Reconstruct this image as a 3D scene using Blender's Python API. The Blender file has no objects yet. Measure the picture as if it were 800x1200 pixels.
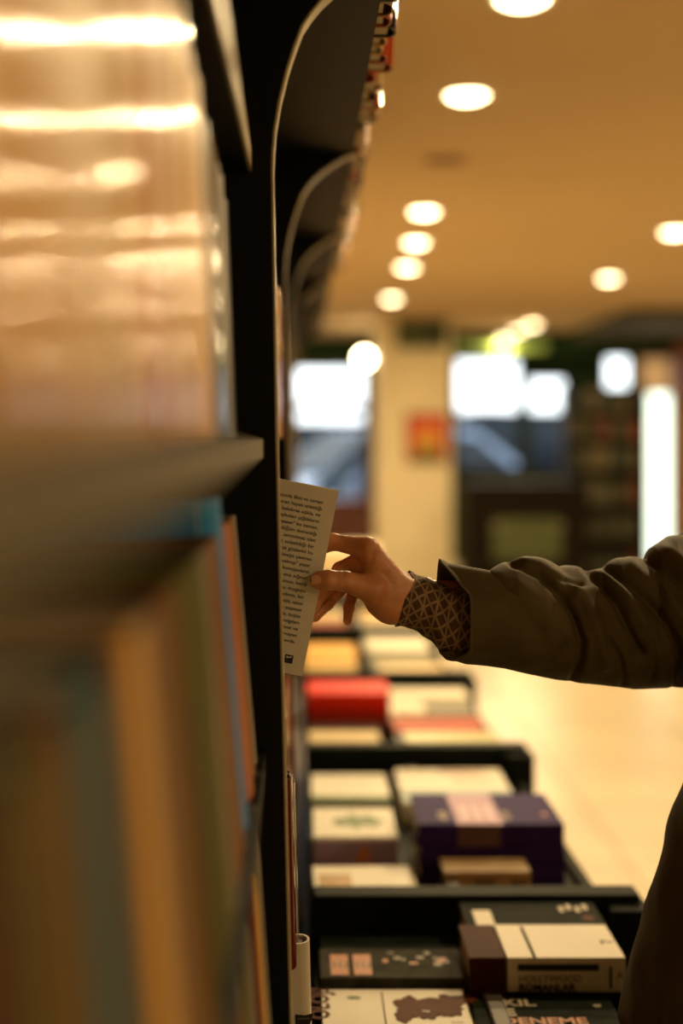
import bpy, bmesh, math, random
import numpy as np
from mathutils import Vector, Matrix, Euler
random.seed(7)
SC = bpy.context.scene
COL = SC.collection
PI = math.pi

# ------------------------------------------------------------------ camera
EYE = 1.5
F = 1666.667
cam_d = bpy.data.cameras.new('camera'); cam = bpy.data.objects.new('camera', cam_d); COL.objects.link(cam)
cam.location = (0, 0, EYE); cam.rotation_euler = (PI/2, 0, 0)
cam_d.sensor_fit = 'VERTICAL'; cam_d.sensor_height = 36; cam_d.sensor_width = 24; cam_d.lens = 50
cam_d.shift_x = 45/1200; cam_d.shift_y = -88/1200
cam_d.clip_start = 0.02; cam_d.clip_end = 200
cam_d.dof.use_dof = True; cam_d.dof.focus_distance = 1.445; cam_d.dof.aperture_fstop = 1.8
SC.camera = cam

# ------------------------------------------------------------------ world (overcast daylight), exposure
w = bpy.data.worlds.new('sky'); SC.world = w; w.use_nodes = True
wb = w.node_tree.nodes['Background']; wb.inputs[0].default_value = (0.94, 0.96, 1.0, 1); wb.inputs[1].default_value = 3.2
SC.view_settings.view_transform = 'Standard'; SC.view_settings.look = 'None'
SC.view_settings.gamma = 1; SC.view_settings.use_curve_mapping = False
SC.view_settings.exposure = 0.0
LAMP_COL = (1.0, 0.72, 0.36); LAMP_W = 32.0
CEIL = EYE + 1.2

def W(px, py, Y):
    return Vector(((px-355)/F*Y, Y, EYE + (512-py)/F*Y))

# ------------------------------------------------------------------ helpers
def lin(c):
    return c/12.92 if c <= 0.04045 else ((c+0.055)/1.055)**2.4
def rgb(h):
    h = h.lstrip('#'); return tuple(lin(int(h[i:i+2], 16)/255) for i in (0, 2, 4))
MATS = {}
def mat(name, col, rough=0.5, metal=0.0, spec=0.5, var=0.0, scale=8.0, bump=0.0, coat=0.0, stretch=None, emit=None, coord='Object'):
    if name in MATS: return MATS[name]
    if isinstance(col, str): col = rgb(col)
    m = bpy.data.materials.new(name); m.use_nodes = True; nt = m.node_tree
    b = nt.nodes['Principled BSDF']
    b.inputs['Base Color'].default_value = (*col, 1); b.inputs['Roughness'].default_value = rough
    b.inputs['Metallic'].default_value = metal; b.inputs['Specular IOR Level'].default_value = spec
    if coat: b.inputs['Coat Weight'].default_value = coat; b.inputs['Coat Roughness'].default_value = 0.12
    if emit: b.inputs['Emission Color'].default_value = (*emit[0], 1); b.inputs['Emission Strength'].default_value = emit[1]
    if var or bump:
        tc = nt.nodes.new('ShaderNodeTexCoord'); mp = nt.nodes.new('ShaderNodeMapping')
        nt.links.new(tc.outputs[coord], mp.inputs[0])
        if stretch: mp.inputs['Scale'].default_value = stretch
        n = nt.nodes.new('ShaderNodeTexNoise'); n.inputs['Scale'].default_value = scale; n.inputs['Detail'].default_value = 4
        nt.links.new(mp.outputs[0], n.inputs['Vector'])
        if var:
            r = nt.nodes.new('ShaderNodeValToRGB')
            r.color_ramp.elements[0].position = 0.3; r.color_ramp.elements[1].position = 0.7
            r.color_ramp.elements[0].color = (*[c*(1-var) for c in col], 1)
            r.color_ramp.elements[1].color = (*[min(1, c*(1+var*0.6)) for c in col], 1)
            nt.links.new(n.outputs['Fac'], r.inputs[0]); nt.links.new(r.outputs[0], b.inputs['Base Color'])
        if bump:
            bp = nt.nodes.new('ShaderNodeBump'); bp.inputs['Strength'].default_value = bump; bp.inputs['Distance'].default_value = 0.002
            nt.links.new(n.outputs['Fac'], bp.inputs['Height']); nt.links.new(bp.outputs[0], b.inputs['Normal'])
    MATS[name] = m; return m

def mesh_from(verts, faces, name='mesh', smooth=False):
    me = bpy.data.meshes.new(name); me.from_pydata([tuple(v) for v in verts], [], faces); me.update()
    if smooth:
        me.polygons.foreach_set('use_smooth', [True]*len(me.polygons))
    return me
def link(name, me, m=None, parent=None, loc=None, rot=None):
    o = bpy.data.objects.new(name, me); COL.objects.link(o)
    if m is not None and me is not None and len(me.materials) == 0: me.materials.append(m)
    if parent: o.parent = parent
    if loc is not None: o.location = loc
    if rot is not None: o.rotation_euler = rot
    return o
def empty(name, loc=(0, 0, 0), rot=(0, 0, 0)):
    o = bpy.data.objects.new(name, None); o.empty_display_size = 0.05; COL.objects.link(o)
    o.location = loc; o.rotation_euler = rot; return o
def tag(o, label, cat, group=None, kind=None):
    if label: o['label'] = label
    if cat: o['category'] = cat
    if group: o['group'] = group
    if kind: o['kind'] = kind
    return o
class MB:
    def __init__(s): s.v = []; s.f = []
    def box(s, a, b):
        n = len(s.v); x0, y0, z0 = a; x1, y1, z1 = b
        s.v += [(x0,y0,z0),(x1,y0,z0),(x1,y1,z0),(x0,y1,z0),(x0,y0,z1),(x1,y0,z1),(x1,y1,z1),(x0,y1,z1)]
        s.f += [tuple(n+i for i in q) for q in ((0,3,2,1),(4,5,6,7),(0,1,5,4),(1,2,6,5),(2,3,7,6),(3,0,4,7))]
        return s
    def prism(s, poly, axis, a, b):
        """extrude 2D polygon along axis from a to b; poly coords are the other two axes in order"""
        n = len(s.v); k = len(poly)
        def p3(p, t):
            return {'x': (t, p[0], p[1]), 'y': (p[0], t, p[1]), 'z': (p[0], p[1], t)}[axis]
        s.v += [p3(p, a) for p in poly] + [p3(p, b) for p in poly]
        for i in range(k):
            j = (i+1) % k; s.f.append((n+i, n+j, n+k+j, n+k+i))
        s.f.append(tuple(n+i for i in reversed(range(k)))); s.f.append(tuple(n+k+i for i in range(k)))
        return s
    def cyl(s, c, r, z0, z1, k=24, r2=None):
        r2 = r if r2 is None else r2; n = len(s.v)
        s.v += [(c[0]+r*math.cos(2*PI*i/k), c[1]+r*math.sin(2*PI*i/k), z0) for i in range(k)]
        s.v += [(c[0]+r2*math.cos(2*PI*i/k), c[1]+r2*math.sin(2*PI*i/k), z1) for i in range(k)]
        for i in range(k):
            j = (i+1) % k; s.f.append((n+i, n+j, n+k+j, n+k+i))
        s.f.append(tuple(n+i for i in reversed(range(k)))); s.f.append(tuple(n+k+i for i in range(k)))
        return s
    def ring(s, c, ri, ro, z0, z1, k=32):
        n = len(s.v)
        for r, z in ((ri, z0), (ro, z0), (ro, z1), (ri, z1)):
            s.v += [(c[0]+r*math.cos(2*PI*i/k), c[1]+r*math.sin(2*PI*i/k), z) for i in range(k)]
        for q in range(4):
            for i in range(k):
                j = (i+1) % k; s.f.append((n+q*k+i, n+q*k+j, n+((q+1) % 4)*k+j, n+((q+1) % 4)*k+i))
        return s
    def tube(s, pts, r, k=8):
        n0 = len(s.v); pts = [Vector(p) for p in pts]
        for i, p in enumerate(pts):
            d = (pts[min(i+1, len(pts)-1)] - pts[max(i-1, 0)]).normalized()
            u = d.cross(Vector((0, 0, 1))); u = u.normalized() if u.length > 1e-3 else Vector((1, 0, 0)); v = d.cross(u)
            rr = r[i] if isinstance(r, (list, tuple)) else r
            s.v += [tuple(p + (u*math.cos(2*PI*a/k)+v*math.sin(2*PI*a/k))*rr) for a in range(k)]
        for i in range(len(pts)-1):
            for a in range(k):
                b = (a+1) % k; s.f.append((n0+i*k+a, n0+i*k+b, n0+(i+1)*k+b, n0+(i+1)*k+a))
        s.f.append(tuple(n0+a for a in reversed(range(k)))); s.f.append(tuple(n0+(len(pts)-1)*k+a for a in range(k)))
        return s
    def mesh(s, name='mesh', bevel=0.0, smooth=False, seg=2):
        me = mesh_from(s.v, s.f, name)
        bm = bmesh.new(); bm.from_mesh(me); bmesh.ops.recalc_face_normals(bm, faces=bm.faces)
        if bevel:
            es = [e for e in bm.edges if len(e.link_faces) == 2 and e.calc_face_angle(0) > 0.6]
            bmesh.ops.bevel(bm, geom=es, offset=bevel, segments=seg, profile=0.5, affect='EDGES', clamp_overlap=True)
        bm.to_mesh(me); bm.free()
        if smooth: me.polygons.foreach_set('use_smooth', [True]*len(me.polygons))
        return me
    def obj(s, name, m, parent=None, bevel=0.0, smooth=False, loc=None, rot=None):
        return link(name, s.mesh(name, bevel, smooth), m, parent, loc, rot)

def text_mesh(body, size, align='CENTER', spacing=1.0, bold=0.0, line=1.0):
    cu = bpy.data.curves.new('letters', 'FONT'); cu.body = body; cu.size = size; cu.align_x = align
    cu.offset = bold; cu.space_character = spacing; cu.space_line = line; cu.extrude = 0.00012; cu.resolution_u = 2
    o = bpy.data.objects.new('letters', cu); COL.objects.link(o)
    dg = bpy.context.evaluated_depsgraph_get(); me = bpy.data.meshes.new_from_object(o.evaluated_get(dg))
    bpy.data.objects.remove(o); bpy.data.curves.remove(cu); return me
def put(o, origin, right, up):
    """orient o (flat in its XY) in parent space"""
    r = Vector(right).normalized(); u = Vector(up).normalized(); n = r.cross(u)
    M = Matrix((r, u, n)).transposed().to_4x4(); M.translation = Vector(origin)
    o.matrix_local = M
def copy_tree(o, parent=None):
    c = o.copy(); COL.objects.link(c); c.parent = parent
    for ch in list(o.children): copy_tree(ch, c)
    return c

# ------------------------------------------------------------------ materials
M_black = mat('black_lacquer', (0.0035, 0.0032, 0.0026), 0.55, var=0.3, scale=5, spec=0.12)
M_edge = mat('beige_edge_band', '#b0a37c', 0.4, var=0.1, scale=20)
M_plank_edge = mat('grey_beige_plank_edge', '#6a6148', 0.6, spec=0.2, var=0.15, scale=10)
M_traydark = mat('dark_green_tray_paint', (0.006, 0.009, 0.006), 0.6, var=0.3, scale=6, spec=0.07)
M_page = mat('paper_pages', '#d9cfb4', 0.85, var=0.25, scale=3, stretch=(1, 400, 1))
M_ink = mat('black_ink', (0.015, 0.012, 0.01), 0.6)
M_ceil = mat('ceiling_plaster', (0.53, 0.39, 0.22), 0.9, var=0.06, scale=0.6, bump=0.2)
M_wall = mat('cream_wall_paint', (0.72, 0.62, 0.44), 0.8, var=0.08, scale=1.5)
M_tile = mat('cream_marble', (0.53, 0.45, 0.30), 0.32, var=0.16, scale=2.2, spec=0.5, coord='Object')
M_grout = mat('grout', (0.22, 0.17, 0.10), 0.9)
M_green = mat('dark_green_paint', (0.010, 0.030, 0.009), 0.6, spec=0.15, var=0.2, scale=2)
M_dkbrown = mat('dark_stained_wood', (0.008, 0.005, 0.003), 0.7, spec=0.08, var=0.4, scale=6, stretch=(1, 1, 8))
M_wood = mat('orange_brown_wood', '#8a4e1c', 0.4, var=0.3, scale=5, stretch=(1, 1, 8))
M_redwood = mat('red_brown_wood', '#5a2410', 0.4, var=0.4, scale=4, stretch=(1, 1, 6))
M_metal = mat('brushed_metal', (0.35, 0.33, 0.3), 0.35, 0.9)
M_white = mat('white_trim', (0.75, 0.72, 0.66), 0.4)
M_glass = bpy.data.materials.new('clear_glass'); M_glass.use_nodes = True
_b = M_glass.node_tree.nodes['Principled BSDF']; _b.inputs['Transmission Weight'].default_value = 1; _b.inputs['Roughness'].default_value = 0.0; _b.inputs['IOR'].default_value = 1.02; _b.inputs['Base Color'].default_value = (0.95, 1, 0.98, 1)

# ------------------------------------------------------------------ room
YB = 17.0; XR = 6.2; XL = -0.46; YF = -3.0
def structure(o): o['kind'] = 'structure'; return o
# floor: grout bed with individual marble tiles
fl = structure(MB().box((XL, YF, -0.05), (XR, YB, -0.004)).obj('floor', M_grout))
TS = 0.8
tile_me = MB().box((-TS/2+0.004, -TS/2+0.004, -0.006), (TS/2-0.004, TS/2-0.004, 0.0)).mesh('floor_tile', 0.0015, seg=1); tile_me.materials.append(M_tile)
tile_var = []
for k in range(5):
    mm = M_tile.copy(); mm.name = 'cream_marble'; MATS['tile%d' % k] = mm
    s = 0.86+0.05*k
    for n in mm.node_tree.nodes:
        if n.type == 'VALTORGB':
            for e in n.color_ramp.elements: e.color = (*[min(1, c*s) for c in e.color[:3]], 1)
        if n.type == 'MAPPING': n.inputs['Location'].default_value = (k*3.1, k*1.7, k)
    me = tile_me.copy(); me.materials.clear(); me.materials.append(mm); tile_var.append(me)
nx = int((XR-XL)/TS)+1; ny = int((YB-YF)/TS)+1
for i in range(nx):
    for j in range(ny):
        x = XL+TS*(i+0.5); y = YF+TS*(j+0.5)
        if x+TS/2 > XR+0.01 or y+TS/2 > YB+0.01: continue
        t = link('floor_tile', random.choice(tile_var), None, fl, (x, y, 0.0))
structure(MB().box((XL, YF, CEIL), (XR, YB, CEIL+0.1)).obj('ceiling', M_ceil))
structure(MB().box((XL-0.1, YF, -0.05), (XL, YB, CEIL+0.1)).obj('wall_left', M_wall))
structure(MB().box((XR, YF, -0.05), (XR+0.1, YB, CEIL+0.1)).obj('wall_right', M_wall))
structure(MB().box((XL-0.1, YF-0.1, -0.05), (XR+0.1, YF, CEIL+0.1)).obj('wall_front', M_wall))
# back wall with openings
def bx(px): return (px-355)/F*YB
def bz(py): return EYE+(512-py)/F*YB
WIN = [(-0.40, bx(431), bz(592), bz(428)), (bx(531), bx(612), bz(552), bz(418)), (bx(616), bx(666), bz(552), bz(440)), (bx(706), bx(742), bz(462), bz(415))]
DOOR = (bx(770), bx(797), 0.0, bz(452))
wm = MB(); T = 0.12
xs = sorted({XL, XR, *[w_[0] for w_ in WIN], *[w_[1] for w_ in WIN], DOOR[0], DOOR[1]})
for a, b in zip(xs[:-1], xs[1:]):
    mid = (a+b)/2; op = [(w_[2], w_[3]) for w_ in WIN+[DOOR] if w_[0] < mid < w_[1]]
    if op:
        z0, z1 = op[0]
        if z0 > 0: wm.box((a, YB, -0.05), (b, YB+T, z0))
        wm.box((a, YB, z1), (b, YB+T, CEIL+0.1))
    else: wm.box((a, YB, -0.05), (b, YB+T, CEIL+0.1))
structure(wm.obj('wall_back', M_green))
FRM = [M_redwood, M_dkbrown, M_dkbrown, M_dkbrown]
for n, (x0, x1, z0, z1) in enumerate(WIN):
    wo = structure(empty('window_%d' % (n+1), ((x0+x1)/2, YB+0.06, z0)))
    hw = (x1-x0)/2; h = z1-z0; t = 0.05
    fm = MB()
    for a, b in (((-hw, -0.04, 0), (hw, 0.04, t)), ((-hw, -0.04, h-t), (hw, 0.04, h)), ((-hw, -0.04, t), (-hw+t, 0.04, h-t)), ((hw-t, -0.04, t), (hw, 0.04, h-t))): fm.box(a, b)
    fm.obj('window_frame', FRM[n], wo, 0.004)
    if n == 0: MB().box((-hw+t, -0.025, h*0.70), (hw-t, 0.025, h*0.70+0.05)).obj('mullion', FRM[n], wo, 0.003)
    MB().box((-hw+t, -0.004, t), (hw-t, 0.004, h-t)).obj('pane', M_glass, wo)
    MB().box((-hw-0.03, -0.14, -0.03), (hw+0.03, -0.04, 0.0)).obj('window_sill', FRM[n], wo, 0.004)
# glazed door; its daylight look comes from an added glowing panel
dr = structure(empty('door_1', ((DOOR[0]+DOOR[1])/2, YB+0.06, 0)))
hw = (DOOR[1]-DOOR[0])/2; h = DOOR[3]; fm = MB()
for a, b in (((-hw, -0.03, 0), (hw, 0.03, 0.12)), ((-hw, -0.03, h-0.05), (hw, 0.03, h)), ((-hw, -0.03, 0.12), (-hw+0.05, 0.03, h-0.05)), ((hw-0.05, -0.03, 0.12), (hw, 0.03, h-0.05))): fm.box(a, b)
fm.obj('door_frame', M_white, dr, 0.004)
MB().box((-hw+0.05, -0.004, 0.12), (hw-0.05, 0.004, h-0.05)).obj('pane', M_glass, dr)
MB().tube([(hw-0.03, -0.03, 1.0), (hw-0.03, -0.07, 1.0), (hw-0.03, -0.07, 1.3), (hw-0.03, -0.03, 1.3)], 0.008).obj('door_handle', M_metal, dr)

# ------------------------------------------------------------------ downlights (each with its own area light)
_l = MB()
for k in range(5): _l.cyl((0, 0), 0.071*math.cos(k*PI/11), -0.028*math.sin(k*PI/11), -0.028*math.sin((k+1)*PI/11), 24, 0.071*math.cos((k+1)*PI/11))
lens_me = _l.mesh('lens')
ring_me = MB().ring((0, 0), 0.072, 0.088, -0.008, 0.0).mesh('trim_ring', smooth=False)
M_lens = mat('lamp_lens', (1, 0.9, 0.7), 0.5, emit=((1, 0.80, 0.45), 14)); lens_me.materials.append(M_lens); ring_me.materials.append(M_white)
LA = bpy.data.lights.new('downlight_beam', 'AREA'); LA.shape = 'DISK'; LA.size = 0.10; LA.energy = LAMP_W; LA.color = LAMP_COL; LA.spread = PI
def downlight(x, y, label, group=None, z=CEIL):
    e = tag(empty('ceiling_downlight', (x, y, z)), label, 'ceiling light', group)
    link('lens', lens_me, None, e); link('trim_ring', ring_me, None, e)
    l = bpy.data.objects.new('lamp_beam', LA); COL.objects.link(l); l.parent = e; l.location = (0, 0, -0.031)
    return e
def ceil_at(px, py):
    p = 1.2*F/(512-py); return ((px-355)/F*p, p)
for (px, py, lab) in [
    (612, -3, 'round recessed ceiling downlight cut by the top edge of the photo'),
    (547, 110, 'largest fully visible glowing downlight, before the dark ceiling ring'),
    (497, 247, 'glowing downlight just past the unlit ceiling ring, first of the close trio'),
    (487, 283, 'middle glowing downlight of the close trio over the book table'),
    (477, 312, 'farthest glowing downlight of the close trio over the book table'),
    (459, 349, 'glowing downlight before the green sign on the pillar'),
    (790, 271, 'glowing downlight cut by the right edge of the photo'),
    (713, 325, 'single glowing downlight on the right half of the ceiling')]:
    x, y = ceil_at(px, py); downlight(x, y, lab, 'recessed ceiling downlights')
for (px, py, Y, lab) in [(624, 380, 15.05, 'nearest and highest of three clustered ceiling spots over the green beam'),
    (607, 387, 15.4, 'middle of three clustered ceiling spots over the green beam'), (591, 397, 15.8, 'farthest and lowest of three clustered ceiling spots over the green beam')]:
    p = W(px, py, Y); p.z = min(p.z, CEIL-0.001)
    e = downlight(p.x, Y, lab, 'clustered spots before the green beam', p.z)
    if CEIL-p.z > 0.01: MB().cyl((0, 0), 0.03, 0, CEIL-p.z, 16).obj('stem', M_black, e)
for (x, y) in [(1.5, 2.75), (2.2, 5.2), (4.2, 5.5), (4.2, 2.5), (4.3, 9.0), (4.3, 12.5), (2.2, -1.6), (3.3, 0.2)]:  # unseen; the first and last are added fill for table and near books
    downlight(x, y, 'unseen recessed downlight, added out of view to light the shop', 'downlights beyond the photo frame')
# small wall-hung globe lamp near the left window
gx = W(427, 420, 15.2)
gl = tag(empty('pendant_lamp', gx), 'small round glowing lamp hanging left of the cream pillar', 'lamp')
gm = bpy.data.meshes.new('globe'); bm = bmesh.new(); bmesh.ops.create_uvsphere(bm, u_segments=16, v_segments=10, radius=0.075); bm.to_mesh(gm); bm.free()
link('globe', gm, mat('globe_lamp', (1, 0.9, 0.7), 0.5, emit=((1, 0.80, 0.45), 45)), gl); MB().tube([(0, 0, 0.07), (0, 0, CEIL-gx.z)], 0.006).obj('cord', M_black, gl)
# unlit ring in the ceiling
x, y = ceil_at(521, 187)
rg = tag(empty('ceiling_speaker', (x, y, CEIL)), 'unlit round ceiling grille between the first and second glowing downlights', 'ceiling speaker')
MB().ring((0, 0), 0.085, 0.105, -0.006, 0).obj('rim', mat('dull_brown_rim', (0.35, 0.2, 0.08), 0.6), rg)
MB().cyl((0, 0), 0.085, -0.003, 0).obj('grille', mat('speaker_grille', (0.22, 0.13, 0.06), 0.8, var=0.5, scale=150), rg)

# ------------------------------------------------------------------ far end furniture
# cream pillar
PY = 14.5
p0 = W(441, 374, PY); p1 = W(529, 374, PY)
pl = structure(MB().box((p0.x, PY, 0), (p1.x, PY+0.6, CEIL)).obj('trim_1', mat('cream_pillar_paint', (0.86, 0.78, 0.56), 0.6, var=0.08, scale=2), bevel=0.01)); 
def panel(name, px0, py0, px1, py1, Y, m, label, cat, frame=None, th=0.03):
    a = W(px0, py1, Y); b = W(px1, py0, Y)
    e = tag(empty(name, ((a.x+b.x)/2, Y, a.z)), label, cat); hw = (b.x-a.x)/2; h = b.z-a.z
    MB().box((-hw, -th, 0), (hw, 0, h)).obj('board', m, e, 0.003)
    if frame:
        f = MB(); t = 0.025
        for q in (((-hw-t, -th-0.01, -t), (hw+t, 0, 0)), ((-hw-t, -th-0.01, h), (hw+t, 0, h+t)), ((-hw-t, -th-0.01, 0), (-hw, 0, h)), ((hw, -th-0.01, 0), (hw+t, 0, h))): f.box(*q)
        f.obj('frame', frame, e)
    return e, hw, h
e, hw, h = panel('hanging_sign', 464, 368, 523, 408, PY-0.02, mat('sign_green', (0.03, 0.05, 0.015), 0.5, var=0.3, scale=6), 'dark green sign board at the top of the cream pillar', 'sign', th=0.05)
MB().box((-hw*0.7, -0.053, h*0.18), (hw*0.1, -0.05, h*0.38)).obj('printed_patch', mat('sign_lime', (0.10, 0.14, 0.02), 0.5), e)
e, hw, h = panel('framed_poster', 479, 487, 521, 540, PY-0.004, mat('poster_red', '#d8401a', 0.5, var=0.2, scale=6), 'red and yellow framed poster on the cream pillar', 'poster', mat('poster_frame', '#8a5a20', 0.5), th=0.02)
MB().prism([(-0.10, 0.04), (0.11, 0.04), (0.12, 0.2), (0.05, 0.33), (0.0, 0.37), (-0.06, 0.3), (-0.11, 0.18)], 'y', -0.0225, -0.02).obj('printed_patch', mat('poster_yellow', '#d8a63a', 0.5, var=0.2, scale=12), e)
MB().prism([(-0.16, 0.0), (0.16, 0.0), (0.15, 0.08), (0.0, 0.13), (-0.15, 0.09)], 'y', -0.0235, -0.0225).obj('printed_patch', mat('poster_green', '#5b5a1a', 0.5), e)
# green soffit beam
a = W(531, 424, 16.2); 
sf = structure(MB().box((a.x-0.1, 16.2, EYE+(512-413)/F*16.2), (XR, YB, CEIL)).obj('trim_2', M_green, bevel=0.01))
lm = structure(MB().box((p1.x+0.02, 15.9, EYE+(512-410)/F*15.9), (W(640, 0, 15.9).x, 16.15, EYE+(512-402)/F*15.9)).obj('trim_3', mat('lamplit_green', (0.10, 0.16, 0.02), 0.6)))  # lighter green strip: lamp glow on the beam put into the colour
# dark dropped box at right, standing in for the dimmer ceiling there
structure(MB().box((W(700, 0, 14.6).x, 13.2, CEIL-0.10), (XR, 16.2, CEIL)).obj('trim_4', mat('dim_ceiling_dark', (0.05, 0.045, 0.02), 0.7), bevel=0.01))
# pilaster right, orange
structure(MB().box((W(797, 0, 16).x, 15.9, 0), (W(838, 0, 16).x, YB, CEIL)).obj('trim_5', M_wood, bevel=0.01))
# red-brown low cabinet below left window
def cabinet(name, x0, x1, y0, y1, h, m, label, cat, doors=2, top=None):
    e = tag(empty(name, ((x0+x1)/2, (y0+y1)/2, 0)), label, cat); hw = (x1-x0)/2; hd = (y1-y0)/2
    MB().box((-hw, -hd, 0), (hw, hd, h-0.03)).obj('body', m, e, 0.004)
    MB().box((-hw-0.02, -hd-0.02, h-0.03), (hw+0.02, hd, h)).obj('top', top or m, e, 0.004)
    for k in range(doors):
        a = -hw+2*hw*k/doors+0.012; b = -hw+2*hw*(k+1)/doors-0.012
        d = MB().box((a, -hd-0.018, 0.08), (b, -hd, h-0.06)).obj('door', m, e, 0.003)
        MB().box(((a+b)/2-0.05, -hd-0.035, h*0.62), ((a+b)/2+0.05, -hd-0.018, h*0.62+0.015)).obj('handle', M_metal, d)
    return e, hw, hd
cabinet('low_cabinet', -0.3, W(441, 0, 15.6).x, 15.4, 15.9, EYE+(512-585)/F*15.4, M_redwood, 'low red-brown cabinet under the left window', 'cabinet', 3)
a = W(366, 645, 9.0); b = W(446, 645, 9.0)
e = tag(empty('display_plinth', ((a.x+b.x)/2, 9.3, 0)), 'cream waist-high plinth beyond the book table, behind the fingers', 'plinth'); hw = (b.x-a.x)/2
M_pl = mat('cream_plinth', (0.78, 0.68, 0.48), 0.5)
MB().box((-hw+0.02, -0.28, 0.06), (hw-0.02, 0.3, a.z-0.03)).obj('body', M_pl, e, 0.004); MB().box((-hw, -0.3, a.z-0.03), (hw, 0.32, a.z)).obj('top', M_pl, e, 0.004); MB().box((-hw+0.04, -0.26, 0), (hw-0.04, 0.28, 0.06)).obj('base', M_black, e)
a = W(392, 700, 7.3); b = W(437, 700, 7.3)
e = tag(empty('wooden_stool', ((a.x+b.x)/2, 7.45, 0)), 'small orange-brown wooden stool at the far end of the book table', 'stool'); hw = (b.x-a.x)/2
MB().box((-hw, -hw, a.z-0.04), (hw, hw, a.z)).obj('seat', mat('bright_orange_wood', '#c8742a', 0.45, var=0.2, scale=8), e, 0.006)
for sx_ in (-1, 1):
    for sy_ in (-1, 1): MB().box((sx_*(hw-0.02)-0.015, sy_*(hw-0.02)-0.015, 0), (sx_*(hw-0.02)+0.015, sy_*(hw-0.02)+0.015, a.z-0.04)).obj('leg', M_wood, e, 0.002)
MB().box((-hw+0.02, -hw+0.01, a.z-0.14), (hw-0.02, -hw+0.03, a.z-0.04)).obj('apron', MATS['bright_orange_wood'], e)
# dark counter under right window, green panel on it
CY = 13.2
e, hw, hd = cabinet('service_counter', W(547, 0, CY).x, W(690, 0, CY).x, CY, CY+0.7, EYE+(512-566)/F*CY, M_dkbrown, 'dark brown counter with a green panel beside the cream pillar', 'counter', 2)
a = W(578, 656, CY-0.02); b = W(657, 608, CY-0.02); cx = e.location.x
MB().box((a.x-cx, -hd-0.03, a.z), (b.x-cx, -hd-0.018, b.z)).obj('front_panel', mat('counter_green', (0.045, 0.06, 0.012), 0.5, var=0.2, scale=8), e, 0.002)
# dark tall display rack
RY = 14.2
rk = tag(empty('display_rack', ((W(664, 0, RY).x+W(757, 0, RY).x)/2, RY+0.2, 0)), 'tall dark rack with shelves left of the bright door', 'rack')
hw = (W(757, 0, RY).x-W(664, 0, RY).x)/2; hh = EYE+(512-452)/F*RY
mb = MB().box((-hw, 0.16, 0), (hw, 0.2, hh)).box((-hw, -0.2, 0), (-hw+0.03, 0.16, hh)).box((hw-0.03, -0.2, 0), (hw, 0.16, hh)); mb.obj('frame', M_black, rk)
SH = [0.1, 0.45, 0.8, 1.15, 1.45, 1.72]
for z in SH: MB().box((-hw+0.03, -0.2, z), (hw-0.03, 0.16, z+0.025)).obj('shelf', M_black, rk, 0.003)
cols = ['#2b3015', '#5a2a12', '#20301a', '#3a3a24', '#7a3517', '#4b4a30', '#1d2a26', '#5c5236']
for z in SH:
    x = -hw+0.06
    while x < hw-0.13:
        wd = random.uniform(0.08, 0.16); ht = random.uniform(0.15, 0.24); c = random.choice(cols)
        bo = MB().box((-wd/2, -0.07, 0), (wd/2, 0.07, ht)).prism([(-wd/2+0.01, -0.06), (wd/2-0.01, -0.06), (wd/2-0.01, 0.06), (-wd/2+0.01, 0.06)], 'z', ht, ht+0.012).obj('gift_box', mat('box_'+c[1:], c, 0.5, var=0.2, scale=9), None, 0.003,
             loc=(rk.location.x+x+wd/2, RY+0.2-0.08, z+0.026))
        tag(bo, '%s box on the %s shelf of the tall dark rack' % ({'#2b3015': 'dark green', '#5a2a12': 'red-brown', '#20301a': 'green', '#3a3a24': 'olive', '#7a3517': 'rust', '#4b4a30': 'khaki', '#1d2a26': 'blackish', '#5c5236': 'tan'}[c], ['bottom', 'second', 'third', 'fourth', 'fifth', 'top'][SH.index(z)]), 'box', 'boxes on the tall dark rack'); x += wd+random.uniform(0.01, 0.04)
# tan square wall clock-like board over door
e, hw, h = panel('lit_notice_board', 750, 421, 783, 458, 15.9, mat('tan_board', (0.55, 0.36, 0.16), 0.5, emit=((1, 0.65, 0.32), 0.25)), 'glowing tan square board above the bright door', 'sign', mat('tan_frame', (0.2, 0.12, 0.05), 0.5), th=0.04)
MB().tube([(-hw*0.7, -0.02, h+0.02), (-hw*0.7, -0.02, CEIL-e.location.z-0.1)], 0.006).tube([(hw*0.7, -0.02, h+0.02), (hw*0.7, -0.02, CEIL-e.location.z-0.1)], 0.006).obj('hanger', M_black, e)
# tall glowing panel added to stand in for daylight in the door gap
a = W(763, 640, 16.0); b = W(792, 461, 16.0); b.z = EYE+(512-461)/F*16
e = tag(empty('daylight_panel', ((a.x+b.x)/2, 16.1, 0)), 'tall white glowing panel standing in for daylight at the right door', 'lamp'); hw = (b.x-a.x)/2
MB().box((-hw, -0.04, 0.1), (hw*0.55, 0.02, b.z)).obj('glow_panel', mat('daylight_glow', (0.9, 1, 0.95), 0.4, emit=((0.80, 1, 0.88), 2.6)), e, 0.01)
MB().box((hw*0.55, -0.04, 0.0), (hw, 0.05, b.z+0.02)).box((-hw-0.01, -0.05, 0), (hw, 0.05, 0.1)).box((-hw, 0.02, 0.1), (hw*0.55, 0.05, b.z)).obj('housing', mat('pale_housing', (0.5, 0.55, 0.45), 0.4), e, 0.004)

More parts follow.
